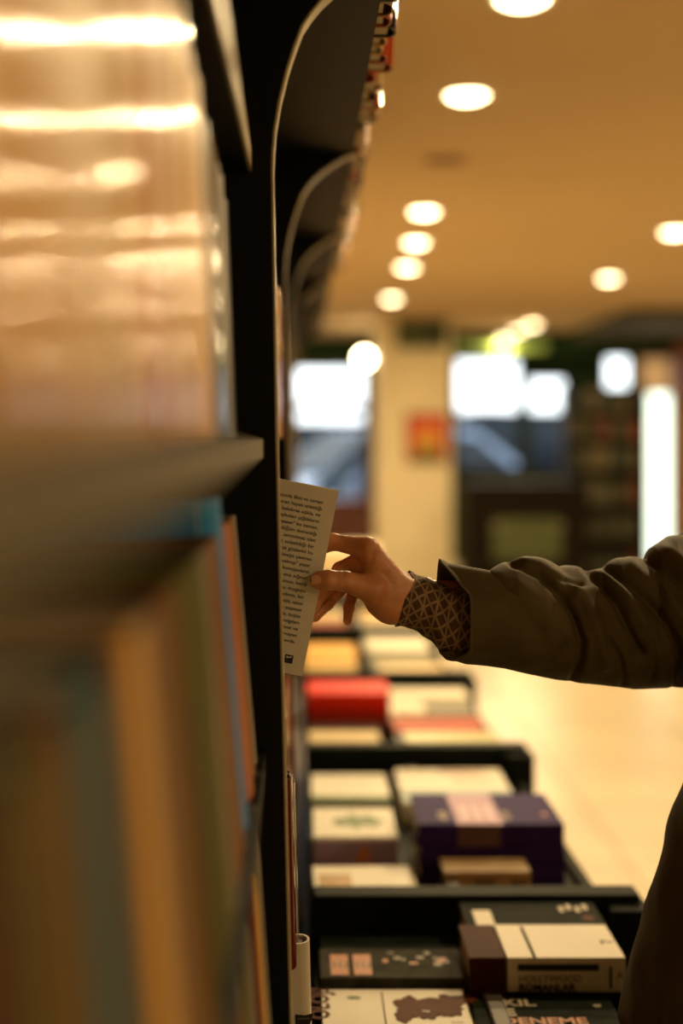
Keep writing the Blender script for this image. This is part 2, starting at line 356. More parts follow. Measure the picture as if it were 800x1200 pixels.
# ------------------------------------------------------------------ outside
gd = structure(MB().box((-30, YB+T, -0.2), (40, 60, -0.12)).obj('floor_1', mat('asphalt', (0.02, 0.025, 0.035), 1.0, spec=0.0, var=0.2, scale=3)))
gd.name = 'street'
def car(loc, rz, body, label, sc=1.0):
    e = tag(empty('parked_car', loc, (0, 0, rz)), label, 'car'); e.scale = (sc, sc, sc)
    # side profile (y length, z) extruded along x with tumblehome
    prof = [(-2.1, 0.35), (-2.1, 0.62), (-1.9, 0.78), (-1.15, 0.92), (1.55, 0.96), (2.05, 0.86), (2.12, 0.5), (2.05, 0.3)]
    v = []; f = []
    for s in (-1, 1):
        for (yy, zz) in prof: v.append((s*(0.86 if zz > 0.8 else 0.9), yy, zz))
    k = len(prof)
    for i in range(k): j = (i+1) % k; f.append((i, j, k+j, k+i))
    f += [tuple(range(k))[::-1], tuple(k+i for i in range(k))]
    link('body', MBm(v, f, 0.05), body, e)
    cab = [(-1.1, 0.92), (-0.35, 1.42), (0.9, 1.44), (1.6, 0.96)]
    v = []
    for s in (-1, 1):
        for (yy, zz) in cab: v.append((s*(0.64 if zz > 1.2 else 0.84), yy, zz))
    link('cabin', MBm(v, [(0, 1, 5, 4), (1, 2, 6, 5), (2, 3, 7, 6), (3, 0, 4, 7), (3, 2, 1, 0), (4, 5, 6, 7)], 0.04), body, e)
    gl = mat('car_glass', (0.01, 0.015, 0.02), 0.2, spec=0.12)
    for s in (-1, 1):
        vv = [(s*0.85, -0.75, 1.0), (s*0.71, -0.28, 1.34), (s*0.69, 0.28, 1.36), (s*0.85, 0.28, 1.0)]
        ww = [(s*0.85, 0.36, 1.0), (s*0.69, 0.36, 1.36), (s*0.70, 0.85, 1.34), (s*0.85, 1.25, 1.0)]
        for q in (vv, ww):
            q = q + [(p[0]-s*0.03, p[1], p[2]) for p in q]
            link('side_window', MBm(q, [(0, 1, 2, 3), (7, 6, 5, 4), (0, 4, 5, 1), (1, 5, 6, 2), (2, 6, 7, 3), (3, 7, 4, 0)], 0), gl, e)
    ws = [(-0.72, -1.08, 0.95), (0.72, -1.08, 0.95), (0.58, -0.42, 1.39), (-0.58, -0.42, 1.39)]; ws = [(x, y-0.02, z+0.012) for x, y, z in ws]+[(x, y+0.03, z-0.01) for x, y, z in ws]
    link('windscreen', MBm(ws, [(0, 1, 2, 3), (7, 6, 5, 4), (0, 4, 5, 1), (1, 5, 6, 2), (2, 6, 7, 3), (3, 7, 4, 0)], 0), gl, e)
    for sx in (-1, 1):
        for sy in (-1.35, 1.3):
            m = MB().cyl((0, 0), 0.31, -0.1, 0.1, 24).mesh('wheel', 0.02); link('wheel', m, mat('tyre', (0.02, 0.02, 0.02), 0.8), e, (sx*0.82, sy, 0.31), (0, PI/2, 0))
        MB().box((sx*0.62-0.16, -2.13, 0.6), (sx*0.62+0.16, -2.02, 0.72)).obj('headlight', M_white, e, 0.02)
    return e
def MBm(v, f, bev):
    m = MB(); m.v = list(v); m.f = list(f); return m.mesh('m', bev)
car((1.15, 20.2, -0.12), math.radians(-52), mat('car_blue', (0.07, 0.13, 0.25), 0.25, coat=0.5), 'blue-grey parked car seen through the left shop window', 1.2)
car((4.2, 25.5, -0.12), math.radians(95), mat('car_dark', (0.01, 0.014, 0.02), 0.7, spec=0.1), 'dark parked car seen through the window right of the pillar', 1.45)
q = [W(360, 574, 17.7), W(392, 582, 17.7), W(433, 534, 17.7), W(428, 506, 17.7)]  # sloping board added to stand in for sky reflected in a windscreen
bn = tag(empty('sky_reflection_board', q[0]), 'pale blue sloping board as windscreen reflection outside the left shop window', 'canopy')
mm_ = MB(); mm_.prism([(p.x-q[0].x, p.z-q[0].z) for p in q], 'y', -0.05, 0.05); mm_.obj('reflection_face', mat('pale_blue_reflection', (0.16, 0.25, 0.40), 0.7), bn, 0.01)
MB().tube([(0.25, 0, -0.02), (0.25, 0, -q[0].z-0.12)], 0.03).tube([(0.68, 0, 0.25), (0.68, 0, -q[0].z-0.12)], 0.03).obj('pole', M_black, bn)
# street awning bar and far kerb wall
aw = tag(empty('street_awning', (0.4, 17.45, EYE+(512-478)/F*17.45)), 'dark awning bar outside the left shop window', 'awning')
MB().tube([(-1.2, 0, 0.02), (1.5, 0, -0.05)], 0.04).obj('bar', M_traydark, aw); MB().tube([(-1.1, 0, 0.02), (-1.1, 0, -2.4)], 0.03).obj('post', M_traydark, aw)
tb = tag(empty('far_building', (3.0, 44, -0.12)), 'pale building across the street seen through the shop windows', 'building')
MB().box((-14, 0, 0), (14, 6, 2.1)).obj('wall', mat('pale_render', (0.015, 0.022, 0.03), 0.9, spec=0.0, var=0.15, scale=0.6), tb)
for i in range(10): MB().box((-13+i*2.7, -0.06, 1.0), (-11.6+i*2.7, 0.0, 1.8)).obj('window', mat('far_glass', (0.03, 0.04, 0.05), 0.6), tb)

# ------------------------------------------------------------------ shelving
LP = [(-1.5, -0.012), (-0.54, -0.012), (0, -0.025), (0.243, -0.029)]   # (z rel eye, x) front line
def face_x(z):
    zs = [a for a, _ in LP]; return float(np.interp(z, zs, [b for _, b in LP]))
ARC = [(-0.029, 0.243), (-0.0285, 0.262), (-0.027, 0.282), (-0.0225, 0.309), (-0.0156, 0.337), (-0.009, 0.3575), (-0.002, 0.376), (0.0065, 0.389), (0.0156, 0.400), (0.029, 0.4125), (0.045, 0.4235), (0.062, 0.434), (0.081, 0.441)]
UP = [(0.083, 0.449), (0.068, 0.462), (0.094, 0.70), (0.118, 0.93)]
BACKX = -0.40
front = [(x, z) for z, x in LP[:-1]] + ARC + UP
PT = 0.030
shelf = tag(empty('wall_bookcase', (BACKX+0.2, 2.7, 0)), 'tall black wall bookcase with curved uprights running down the left side', 'bookcase')
sx, sy, sz = shelf.location
def off(p): return (p[0]-sx, p[1]-sy, p[2]-sz)
panels_y = [-0.35, 1.30, 2.205, 3.11, 4.015, 4.92, 5.825]
poly = [(BACKX-sx, 0.0)] + [(x-sx, EYE+z) for x, z in front] + [(BACKX-sx, EYE+0.93)]
side_me = MB().prism(poly, 'y', 0, PT).mesh('upright'); side_me.materials.append(M_black)
# edge band along the front outline
eb = MB(); fr = [(x-sx, EYE+z) for x, z in [(x, z) for z, x in LP[:-1]]+ARC]
pts_o = []
for i, (x, z) in enumerate(fr):
    a = fr[max(i-1, 0)]; b = fr[min(i+1, len(fr)-1)]; d = Vector((b[0]-a[0], b[1]-a[1])).normalized()
    pts_o.append((x+d.y*0.0022, z-d.x*0.0022))
for i in range(len(fr)-1):
    n = len(eb.v)
    for (p, q) in ((fr[i], pts_o[i]), (fr[i+1], pts_o[i+1])):
        for yy in (0.0005, PT-0.0005): eb.v += [(p[0]-0.0005, yy, p[1]), (q[0], yy, q[1])]
    eb.f += [(n, n+1, n+5, n+4), (n+2, n+6, n+7, n+3), (n+1, n+3, n+7, n+5), (n, n+4, n+6, n+2)]
band_me = eb.mesh('edge_band'); band_me.materials.append(M_edge)
for y in panels_y:
    u = link('upright', side_me, None, shelf, (0, y-sy, 0)); b = link('edge_band', band_me, None, u)
    b['label'] = 'beige curved edge band'
MB().box(off((BACKX-0.02, -0.35, 0)), off((BACKX, 5.855, EYE+0.93))).obj('back_panel', M_black, shelf)
# planks: z_top, x_front, thickness, bays
def plank(z, xf, th, y0, y1, edge, slope=0.0, name='plank'):
    m = MB(); m.box(off((BACKX, y0, EYE+z-th)), off((xf-0.003, y1, EYE+z))); p = m.obj(name, M_black, shelf)
    MB().box(off((xf-0.003, y0, EYE+z-th)), off((xf, y1, EYE+z))).obj('edge_strip', edge, p); return p
NB = (-0.32, 1.30)
plank(0.243+0.02, -0.047, 0.02, *NB, M_edge)
plank(-0.002, -0.036, 0.017, *NB, M_plank_edge)
plank(-0.285, -0.034, 0.022, *NB, M_black)
plank(-0.60, -0.02, 0.022, *NB, M_black)
for i in range(1, 6):
    a = panels_y[i]+PT; b = panels_y[i+1]
    for z, xf in ((0.243, -0.045), (-0.002, -0.04), (-0.285, -0.045), (-0.52, -0.03)):
        plank(z, xf, 0.02, a, b, M_black)
for i in range(0, 6):   # protruding upper display shelf
    a = panels_y[i]+PT; b = panels_y[i+1]
    plank(0.461, 0.078, 0.02, a, b, M_black, name='upper_plank'); plank(0.92, 0.10, 0.02, a, b, M_black, name='top_plank')
# base cupboard front below the table line
for i in range(0, 6):
    a = panels_y[i]+PT; b = panels_y[i+1]
    d = MB().box(off((-0.03, a+0.004, 0.06)), off((-0.012, b-0.004, EYE-0.66))).obj('door', M_black, shelf, 0.002)
    MB().box(off((-0.012, (a+b)/2-0.04, 0.6)), off((0.0, (a+b)/2+0.04, 0.612))).obj('handle', M_metal, d)

# ------------------------------------------------------------------ books
PAGES = M_page
def cover_mesh(w_, t, h, rs=0.35, bt=0.0022, n=6):
    """spine at x=0 facing +X, pages to -X, thickness Y, height Z (0..h)"""
    outer = [(-w_, -t/2)]
    inner = [(-w_, -t/2+bt)]
    R = t*rs
    for k in range(n+1):
        a = -PI/2+PI*k/n
        if rs < 0:      # shallow, nearly flat spine
            q = -1+2*k/n; outer.append((rs*t*q*q, t/2*q)); inner.append((rs*t*q*q-bt, (t/2-bt)*q)); continue
        outer.append((-R+R*math.cos(a), t/2*math.sin(a)))
        inner.append((-R-bt*0.6+(R-bt*0.4)*math.cos(a), (t/2-bt)*math.sin(a)))
    outer.append((-w_, t/2)); inner.append((-w_, t/2-bt))
    m = MB(); k = len(outer)
    for z in (0, h):
        m.v += [(x, y, z) for x, y in outer] + [(x, y, z) for x, y in inner]
    S = 2*k
    for i in range(k-1):
        m.f += [(i, i+1, S+i+1, S+i), (k+i, S+k+i, S+k+i+1, k+i+1), (i, k+i, k+i+1, i+1), (S+i, S+i+1, S+k+i+1, S+k+i)]
    m.f += [(0, S, S+k, k), (k-1, 2*k-1, S+2*k-1, S+k-1)]
    me = m.mesh('cover', smooth=False)
    me.polygons.foreach_set('use_smooth', [True]*len(me.polygons)); me.set_sharp_from_angle(angle=math.radians(50))
    return me
def pages_mesh(w_, t, h, bt=0.0022):
    return MB().box((-w_+0.003, -t/2+bt, 0.003), (-min(0.35*t, 0.02)*0.7, t/2-bt, h-0.003)).mesh('pages')
BOOKCACHE = {}
def book(name, w_, t, h, m, rs=0.35, pages=PAGES):
    key = (round(w_, 3), round(t, 4), round(h, 3), rs)
    if key not in BOOKCACHE: BOOKCACHE[key] = (cover_mesh(w_, t, h, rs), pages_mesh(w_, t, h))
    cm, pm = BOOKCACHE[key]
    e = empty(name)
    c = bpy.data.objects.new('cover', cm.copy() if m.name not in [x.name for x in cm.materials] and len(cm.materials) else cm); COL.objects.link(c); c.parent = e
    if len(c.data.materials): c.data.materials.clear()
    c.data.materials.append(m)
    link('pages', pm, pages, e)
    return e
def txt(parent, body, size, m, origin, right, up, align='CENTER', bold=0.0, spacing=1.0, name='printed_text', sx_=1.0):
    me = text_mesh(body, size, align, spacing, bold)
    if sx_ != 1.0:
        for v in me.vertices: v.co.x *= sx_
    o = link(name, me, m, parent); put(o, origin, right, up); return o
def patch(parent, m, origin, right, up, w_, h_, name='printed_patch', poly=None):
    pts = poly or [(0, 0), (w_, 0), (w_, h_), (0, h_)]
    o = MB().prism(pts, 'z', 0, 0.0004).obj(name, m, parent); put(o, origin, right, up); return o

# shelf book colours: (name, hex, glossy)
CN = {'tan': '#c99c52', 'cream': '#cdb88c', 'golden': '#e6b055', 'brown': '#7a5026', 'orange': '#b03c08', 'dark_blue': '#1f2b38', 'teal': '#14606e', 'blue': '#1f78b8',
      'pale_gold': '#dbaa4c', 'rust': '#a8602c', 'black': '#15130f', 'grey': '#7d7868', 'red': '#8c2616', 'olive': '#5d5a2c', 'white': '#d9d2bd', 'purple': '#3c2c5c', 'pink_tan': '#b0897a', 'green': '#2c5a35', 'beige': '#d0aa60', 'dark_red': '#5c1812', 'maroon': '#4a1a10'}
def cmat(c, gloss=True):
    return mat(('gloss_' if gloss else 'matt_' if gloss is False else 'satin_')+c+'_cover', CN[c], 0.10 if gloss else (0.5 if gloss is False else 0.36), coat=0.0, var=0.12, scale=18, stretch=(1, 1, 0.25), spec=0.15 if gloss else 0.15)
ORD = {'tan': 'tan', 'dark_blue': 'dark blue', 'pink_tan': 'pinkish tan', 'dark_red': 'dark red'}
ORDW = ['first', 'second', 'third', 'fourth', 'fifth', 'sixth', 'seventh', 'eighth', 'ninth', 'tenth', 'eleventh', 'twelfth', 'thirteenth', 'fourteenth', 'fifteenth', 'sixteenth', 'seventeenth', 'eighteenth', 'nineteenth', 'twentieth']
def relabel(row, marks, where):
    """give each book of a near row a label that counts from the nearest landmark spine; marks = [(substring, short phrase)]"""
    idx = [(i, ph) for i, (b, c) in enumerate(row) for sub, ph in marks if sub in b['label']]
    for i, (b, c) in enumerate(row):
        if any(i == k for k, _ in idx): continue
        k, ph = min(idx, key=lambda q: abs(q[0]-i))
        side = 'beyond' if i > k else 'before'
        b['label'] = '%s spine, %s %s the %s, %s' % (CN_L(c), ORDW[min(19, abs(i-k)-1)], side, ph, where)
def shelf_row(y0, y1, z, xs, seq, label_fmt, group, hmin=0.19, hmax=0.225, tmin=0.018, tmax=0.04, lean=0.0, depth=0.14, gloss=True, skip=None, jit=0.003, rs=0.2, yaw=0.0):
    y = y0; i = 0; row = []
    while True:
        item = seq(y) if callable(seq) else random.choice(seq)
        if isinstance(item, tuple): c, t, hh, dx, lab = (list(item)+[None]*5)[:5]
        else: c, t, hh, dx, lab = item, None, None, None, None
        t = t or round(random.uniform(tmin, tmax), 3)
        if y+t > y1: return row
        if skip and y+t > skip[0] and y < skip[1]: y = skip[1]; continue
        hh = hh or round(random.uniform(hmin, hmax)/0.005)*0.005
        x = (xs(y) if callable(xs) else xs)+(dx if dx is not None else random.uniform(-jit, jit))
        b = book('shelf_book', depth, t, hh, cmat(c, gloss if not yaw else (random.random() < .45 or None)), rs=rs)
        b.location = (x, y+t/2, EYE+z+0.0005); b.rotation_euler = (0, -lean*(1 if not yaw else random.uniform(.8, 1.2)), math.radians(random.uniform(-yaw, yaw)))
        tag(b, lab or label_fmt % CN_L(c), 'book', group)
        y += t+0.0008; i += 1; row.append((b, c))
def CN_L(c): return c.replace('_', ' ')

# near bay, upper row (spine plane seen at grazing angle, glossy, curved)
XU = -0.053
def at_y(px, X): return X*F/(px-355)
Y_or0, Y_or1 = 0.53, 0.62
state = {}
def seq_up(y):
    if y > 0.52 and 'a' not in state: state['a'] = 1; return ('orange', 0.065, 0.215, 0.0, 'thick orange-red spine between golden books on the near upper shelf')
    if y > 1.12: return (random.choice(['black', 'dark_blue']), None, 0.20, -0.003)
    if y > 0.84: return (random.choice(['dark_blue', 'grey', 'dark_blue']), None, 0.205, -0.002)
    return (random.choice(['pale_gold', 'beige', 'golden', 'pale_gold', 'tan']), None, 0.212, None)
relabel(shelf_row(0.17, 1.25, 0.0, XU, seq_up, 'blurred %s spine on the upper shelf nearest the camera', 'books on the near upper shelf', rs=-0.06, jit=0.001, tmin=0.034, tmax=0.052, lean=math.radians(2.6), yaw=2.0), [('thick orange-red', 'thick orange-red one')], 'near upper shelf')
# near bay, lower row (leaning back: foot sticks out)
st2 = {}
def xs_low(y): return -0.040
def seq_low(y):
    def once(k, c0): 
        if y > c0 and k not in st2: st2[k] = 1; return True
        return False
    if once('teal', 0.37): return ('teal', 0.075, 0.216, 0.0, 'broad blurred teal spine on the lower shelf nearest the camera')
    if once('gold', 0.47): return ('golden', 0.05, 0.216, 0.0)
    if once('dk', 0.69): return ('black', 0.035, 0.150, 0.0, 'slim short black spine between tan books on the near lower shelf')
    if once('blue', 0.97): return ('blue', 0.09, 0.24, 0.0, 'bright blue spine near the black upright on the lower shelf')
    if once('orr', 1.05): return ('rust', 0.09, 0.216, 0.001, 'orange spine just beyond the bright blue one on the near lower shelf')
    return (random.choice(['brown', 'brown', 'olive', 'tan', 'grey'] if y > .3 else ['maroon', 'olive', 'maroon']), None, 0.216, 0.0)
relabel(shelf_row(0.11, 1.27, -0.284, xs_low, seq_low, 'blurred %s spine on the lower shelf nearest the camera', 'books on the near lower shelf', lean=math.radians(5), rs=0.2, gloss=False, tmin=0.03, tmax=0.05), [('teal', 'broad teal one'), ('slim short', 'slim black one'), ('bright blue', 'bright blue one'), ('orange spine', 'orange one')], 'near lower shelf')
shelf_row(0.45, 1.27, -0.599, lambda y: -0.022, lambda y: (random.choice(['brown', 'tan', 'olive', 'golden', 'dark_red', 'grey', 'black']), None, None, None), 'blurred %s spine low down, on the near bottom shelf', 'books on the near bottom shelf', hmin=0.22, hmax=0.26, lean=math.radians(4), gloss=False, tmin=0.03, tmax=0.05)

BAYN = {1: 'the bay with the hand', 2: 'the second bay beyond the hand', 3: 'the third bay beyond the hand', 4: 'the fourth bay beyond the hand', 5: 'the farthest bay'}
neutral = ['cream', 'tan', 'white', 'brown', 'grey', 'beige', 'red', 'dark_blue', 'black', 'orange', 'green']
for i in range(1, 6):
    a = panels_y[i]+PT+0.002; b = panels_y[i+1]-0.002
    s1 = {'f': 0}
    def first(seqlist, rest=neutral, s=s1):
        s = {'n': 0}
        def f(y):
            k = s['n']; s['n'] += 1
            return seqlist[k] if k < len(seqlist) else random.choice(rest)
        return f
    xu = -0.033
    fl1 = [('cream', 0.03, 0.20, 0.007, 'pale cream spine just beyond the black upright at eye level')] if i == 1 else []
    shelf_row(a, b, -0.0015, xu, first(fl1), 'narrow %s spine on the eye-level shelf of '+BAYN[i], 'eye-level books in '+BAYN[i], tmin=0.03 if i == 1 else 0.045, tmax=0.05 if i == 1 else 0.07, lean=math.radians(0.8))
    if i == 1:
        fl2 = [('cream', 0.035, 0.2, 0.0), ('grey', 0.03, 0.22, 0.0)] if i == 1 else []
        shelf_row(a, b, -0.284, -0.024, first(fl2), 'narrow %s spine on the second shelf down in '+BAYN[i], 'second-shelf books in '+BAYN[i], tmin=0.03, tmax=0.055, lean=math.radians(1.5), skip=(1.425, 1.472) if i == 1 else None)
        fl3 = [('tan', 0.05, 0.17, 0.0), ('dark_red', 0.03, 0.185, 0.012), ('black', 0.03, 0.18, 0.012), ('grey', 0.035, 0.165, 0.014)]
        shelf_row(a, b, -0.519, -0.018, first(fl3), 'narrow %s spine on the third shelf down in '+BAYN[i], 'third-shelf books in '+BAYN[i], hmin=0.16, hmax=0.19, tmin=0.03, tmax=0.055, lean=math.radians(1.5))
    # upper display shelf, books facing out over the edge
    if i <= 3:
        shelf_row(a, b, 0.4625, 0.104, first([]), 'small %s spine on the protruding upper shelf of '+BAYN[i], 'upper display books in '+BAYN[i], hmin=0.15, hmax=0.21, tmin=0.035, tmax=0.065, lean=math.radians(-2), jit=0.010)
# far bays: short run of visible books on lower shelf
# white book standing proud low in the hand's bay
wbk = book('shelf_book', 0.15, 0.03, 0.24, mat('white_glossy_cover', (0.62, 0.55, 0.44), 0.35), rs=0.35, pages=mat('dark_red_edge', '#5a130e', 0.6))
wbk.location = (0.0125, 1.452, EYE-0.752); wbk.rotation_euler = (0, -math.radians(1.4), 0)
tag(wbk, 'white book with a dark winged emblem standing out of the lower shelf', 'book')
# build emblem on spine side that faces the camera (front cover, local -Y)
patch(wbk, M_ink, (-0.016, -0.0153, 0.158), (1, 0, 0), (0, 0, 1), 0, 0, name='winged_emblem', poly=[(0, 0.000), (0.006, -0.008), (0.010, -0.006), (0.015, 0.002), (0.018, 0.012), (0.010, 0.010), (0, 0.011)])
patch(wbk, mat('emblem_grey', (0.12, 0.11, 0.09), 0.5), (-0.014, -0.0158, 0.164), (1, 0, 0), (0, 0, 1), 0.012, 0.0015, name='winged_emblem')
MB().box((-0.155, 1.40, EYE-0.775), (0.018, 1.50, EYE-0.7525)).obj('low_ledge', M_black)
lb = bpy.data.objects['low_ledge']; bpy.data.objects.remove(lb)
plank(-0.7535, -0.02, 0.02, panels_y[1]+PT, panels_y[2], M_black, name='low_plank')

# ------------------------------------------------------------------ held book
HB = empty('held_book')
M_cov = mat('warm_white_back_cover', (0.66, 0.62, 0.54), 0.45, var=0.05, scale=30)
hw_, ht_, tt = 0.125, 0.192, 0.012
# local frame: spine at x=0 -> we place so fore-edge is toward aisle; back cover faces camera (-Y)
cov = link('cover', cover_mesh(hw_, tt, ht_, 0.35, bt=0.0008), M_cov, HB)
pg = link('pages', pages_mesh(hw_, tt, ht_, bt=0.0009), M_page, HB)
for o in (cov, pg):
    o.data = o.data.copy()
    for v in o.data.vertices: v.co.x = -v.co.x - hw_   # spine now at x=-hw, fore edge at x=0
    o.data.flip_normals()
tr = W(397, 575, 1.442)
ang = math.radians(11.2)
HB.rotation_euler = (0, ang, 0)
R = Euler((0, ang, 0)).to_matrix()
HB.location = Vector((tr.x, 1.448, tr.z)) - R @ Vector((0, 0, ht_))
tag(HB, 'slim book with printed back cover held between thumb and fingers', 'book')
lines = ["Anlatının konusunda ilkin ve zaman", "içinde anımsanan hayatı anlattığı", "bir eski şehrin bakılırsa aşkla, ve", "yavaş yavaş kaybolan çığlıkların", "kaldığı \"Dünyanın\" bu zaman,", "ve yeryüzünü gördüğüm devranlığı", "sesi, yolda, unutulmaz olan", "duyguların anlatıldığı bir", "öykü. Ancak gözlerini bu", "kez yarınki güneşe çeviren", "\"odalara mektup\" yazar", "ve gönülden konuşanların", "hayatı, ona sığınır.", "Kahramanı, kendi", "içinde bu duyguyu", "ve bir kadının, bir", "ve sessiz, uzun", "zamanda yaşanan", "yolculuk, başka", "bütün yanılgıları", "kadar, dost ve", "unutulmayan", "bir ve sevda.", ]
L2 = []
for k, l in enumerate(lines):
    base = "Anlatının konusunda bir ikin ve bakılan yıllarda sesin duyulduğu bir eski günün "
    L2.append(base[(k*7) % 40:][:max(6, 44-len(l))].strip()+' '+l)
sp = 0.00655
for k, l in enumerate(L2+['']):
    if not l: continue
    me = text_mesh(l, 0.0051, 'RIGHT', 1.0, 0.00006)
    x1 = max(v.co.x for v in me.vertices); x0 = min(v.co.x for v in me.vertices); s = 0.097/(x1-x0)
    for v in me.vertices: v.co.x = (v.co.x-x1)*s
    o = link('printed_text', me, M_ink, HB); put(o, (-0.0135, -tt/2-0.0001, ht_-0.0165-k*sp), (1, 0, 0), (0, 0, 1))
patch(HB, M_ink, (-0.021, -tt/2-0.0001, 0.0105), (1, 0, 0), (0, 0, 1), 0.0085, 0.0085, name='square_logo')
patch(HB, M_cov, (-0.0195, -tt/2-0.0006, 0.0135), (1, 0, 0), (0, 0, 1), 0, 0, name='square_logo', poly=[(0, 0.002), (0.005, 0.003), (0.0055, 0.0045), (0.002, 0.0035), (0, 0.0045)])

# ------------------------------------------------------------------ display table
RIM, FLR = -0.63, -0.70
def tx(k, Y, hgt=0.63): return k*hgt-0.0072*Y
TBL_ROT = 0.0072
tb = tag(empty('display_table', (0.215, 3.4, 0)), 'long low black display table divided into book bins below the shelves', 'table')
tb.rotation_euler = (0, 0, TBL_ROT)
def tl(x, y, z): return (x-0.215, y-3.4, z)   # table-local (before slight rotation)
Y0T, Y1T = 1.02, 6.45
XA, XB, XC = 0.008, 0.212, 0.436
m = MB()
m.box(tl(XA-0.006, Y0T, EYE-0.78), tl(XA, Y1T, EYE-0.69)).obj('side_rail', M_traydark, tb, 0.003)
m = MB(); m.box(tl(XC-0.018, Y0T, EYE-0.78), tl(XC, Y1T, EYE-0.685)).obj('side_rail', M_traydark, tb, 0.003)
MB().box(tl(XB-0.011, Y0T, EYE+FLR), tl(XB+0.011, Y1T, EYE-0.66)).obj('centre_divider', mat('brown_divider', (0.035, 0.026, 0.014), 0.5), tb, 0.003)
MB().box(tl(XA-0.006, Y0T, EYE+FLR-0.03), tl(XC, Y1T, EYE+FLR)).obj('bin_floor', M_traydark, tb)
CR = [1.06, 1.93, 2.86, 3.76, 4.66, 5.56, 6.40]
for y in CR:
    MB().box(tl(XA-0.004, y, EYE+FLR), tl(XC+0.012, y+0.045, EYE+RIM+0.008)).obj('cross_bar', M_traydark, tb, 0.003)
    MB().box(tl(XC-0.035, y-0.03, 0.03), tl(XC+0.022, y+0.03, EYE+RIM-0.004)).obj('leg', M_traydark, tb, 0.004)
MB().box(tl(XA+0.03, Y0T, 0.0), tl(XC-0.04, Y1T, EYE+FLR-0.03)).obj('plinth', M_traydark, tb)

def table_book(px0, px1, z0, t, Yf, d, c, label, name='table_book', gloss=False, lenx=None, rs=0.08, tilt=0.0, m=None):
    """book lying flat, spine toward the camera. px0..px1 = spine extent in the photo, z0 bottom rel. eye, Yf spine Y, d cover width (Y)"""
    xa = max((px0-355)/F*Yf, 0.0095-TBL_ROT*(Yf-3.4)); xb = (px1-355)/F*Yf; h = xb-xa
    e = book(name, d, t, round(h, 3), m or cmat(c, gloss), rs=rs)
    Rm = Matrix(((0, 0, -1), (-1, 0, 0), (0, 1, 0)))      # local x->-Y, y->Z, z->-X
    e.rotation_euler = (Matrix.Rotation(tilt, 3, 'Z') @ Rm).to_euler()
    e.location = (xb, Yf, EYE+z0+t/2)
    tag(e, label, 'book')
    e['_h'] = h; return e, h
def top_txt(e, h, t, body, size, m, fx, fd, bold=0.0, align='LEFT'):
    return txt(e, body, size, m, (-fd, t/2+0.0007, h*(1-fx)), (0, 0, -1), (-1, 0, 0), align, bold)
def spine_txt(e, h, t, body, size, m, fx, dz, bold=0.0, align='LEFT'):
    return txt(e, body, size, m, (0.0012, dz, h*(1-fx)), (0, 0, -1), (0, 1, 0), align, bold)
def top_patch(e, h, t, m, fx, fd, w_, d_, poly=None, name='printed_patch', lift=0.0001):
    return patch(e, m, (-fd, t/2+lift, h*(1-fx)), (0, 0, -1), (-1, 0, 0), w_, d_, name, poly)
def spine_patch(e, h, t, m, fx, dz, w_, h_, name='printed_patch'):
    return patch(e, m, (0.0006, dz, h*(1-fx)), (0, 0, -1), (0, 1, 0), w_, h_, name)
mw = mat('print_cream', (0.62, 0.55, 0.42), 0.5); mo = mat('print_orange', '#b5650c', 0.5, var=0.3, scale=60)
mbk = M_ink; mred = mat('print_red', '#9a3418', 0.5, var=0.4, scale=60); mgrn = mat('print_leaf_green', '#4f7022', 0.5, var=0.5, scale=50)
mdg = mat('cover_dark_green', (0.010, 0.015, 0.009), 0.7, spec=0.06, var=0.5, scale=40); mgy = mat('cover_grey_brown', (0.040, 0.038, 0.024), 0.7, spec=0.06, var=0.5, scale=40)
mbrn = mat('print_map_brown', '#5a2c08', 0.6, spec=0.1, var=0.2, scale=50)
M_wcov = mat('cover_white', (0.80, 0.76, 0.64), 0.5, spec=0.3, var=0.05, scale=10)
fz = FLR+0.0005
# --- bin 1 left
table_book(376, 546, fz, 0.02, 1.60, 0.12, 'black', 'x', m=mdg)[0]
bpy.data.objects
def rm(e):
    for c in list(e.children): rm(c)
    bpy.data.objects.remove(e)
for o in [o for o in COL.objects if o.get('label') == 'x']: rm(o)
e, h = table_book(376, 545, fz, 0.028, 1.825, 0.10, 'black', 'dark green book at the back of the nearest left bin', m=mdg)
top_txt(e, h, 0.025, 'II', 0.035, mat('print_dull_green', (0.07, 0.10, 0.06), 0.5), 0.2, 0.04, 0.001); top_txt(e, h, 0.025, 'ek', 0.008, mw, 0.88, 0.06)
e, h = table_book(368, 548, fz, 0.044, 1.72, 0.10, 'black', 'grey-brown book with two orange blocks in the nearest left bin', m=mgy)
t = 0.044
for fx in (0.07, 0.23): top_patch(e, h, t, mo, fx, 0.012, 0.022, 0.068)
for q in range(2): top_txt(e, h, t, 'III', 0.03, mat('print_brown', '#5c3a12', 0.5), 0.075+0.16*q, 0.035)
for k in range(12): top_patch(e, h, t, mat('print_olive', (0.13, 0.11, 0.06), 0.5) if k % 3 else mo, random.uniform(0.42, 0.9), random.uniform(0.015, 0.085), random.uniform(0.005, 0.014), random.uniform(0.004, 0.012))
e, h = table_book(373, 560, fz, 0.034, 1.565, 0.148, 'white', 'white book with a brown map print at the front of the nearest left bin', m=M_wcov)
t = 0.034
txt(e, 'OLOJ\u0130', 0.034, mbrn, (-0.06, t/2+0.0001, h*0.955), (-1, 0, 0), (0, 0, 1), 'LEFT', 0.001)
def blob(cx_, cy_, rx, ry, n=22, rough=.28):
    rr = [1+random.uniform(-rough, rough) for _ in range(n)]
    return [(cx_+rx*rr[k]*math.cos(2*PI*k/n), cy_+ry*rr[k]*math.sin(2*PI*k/n)) for k in range(n)]
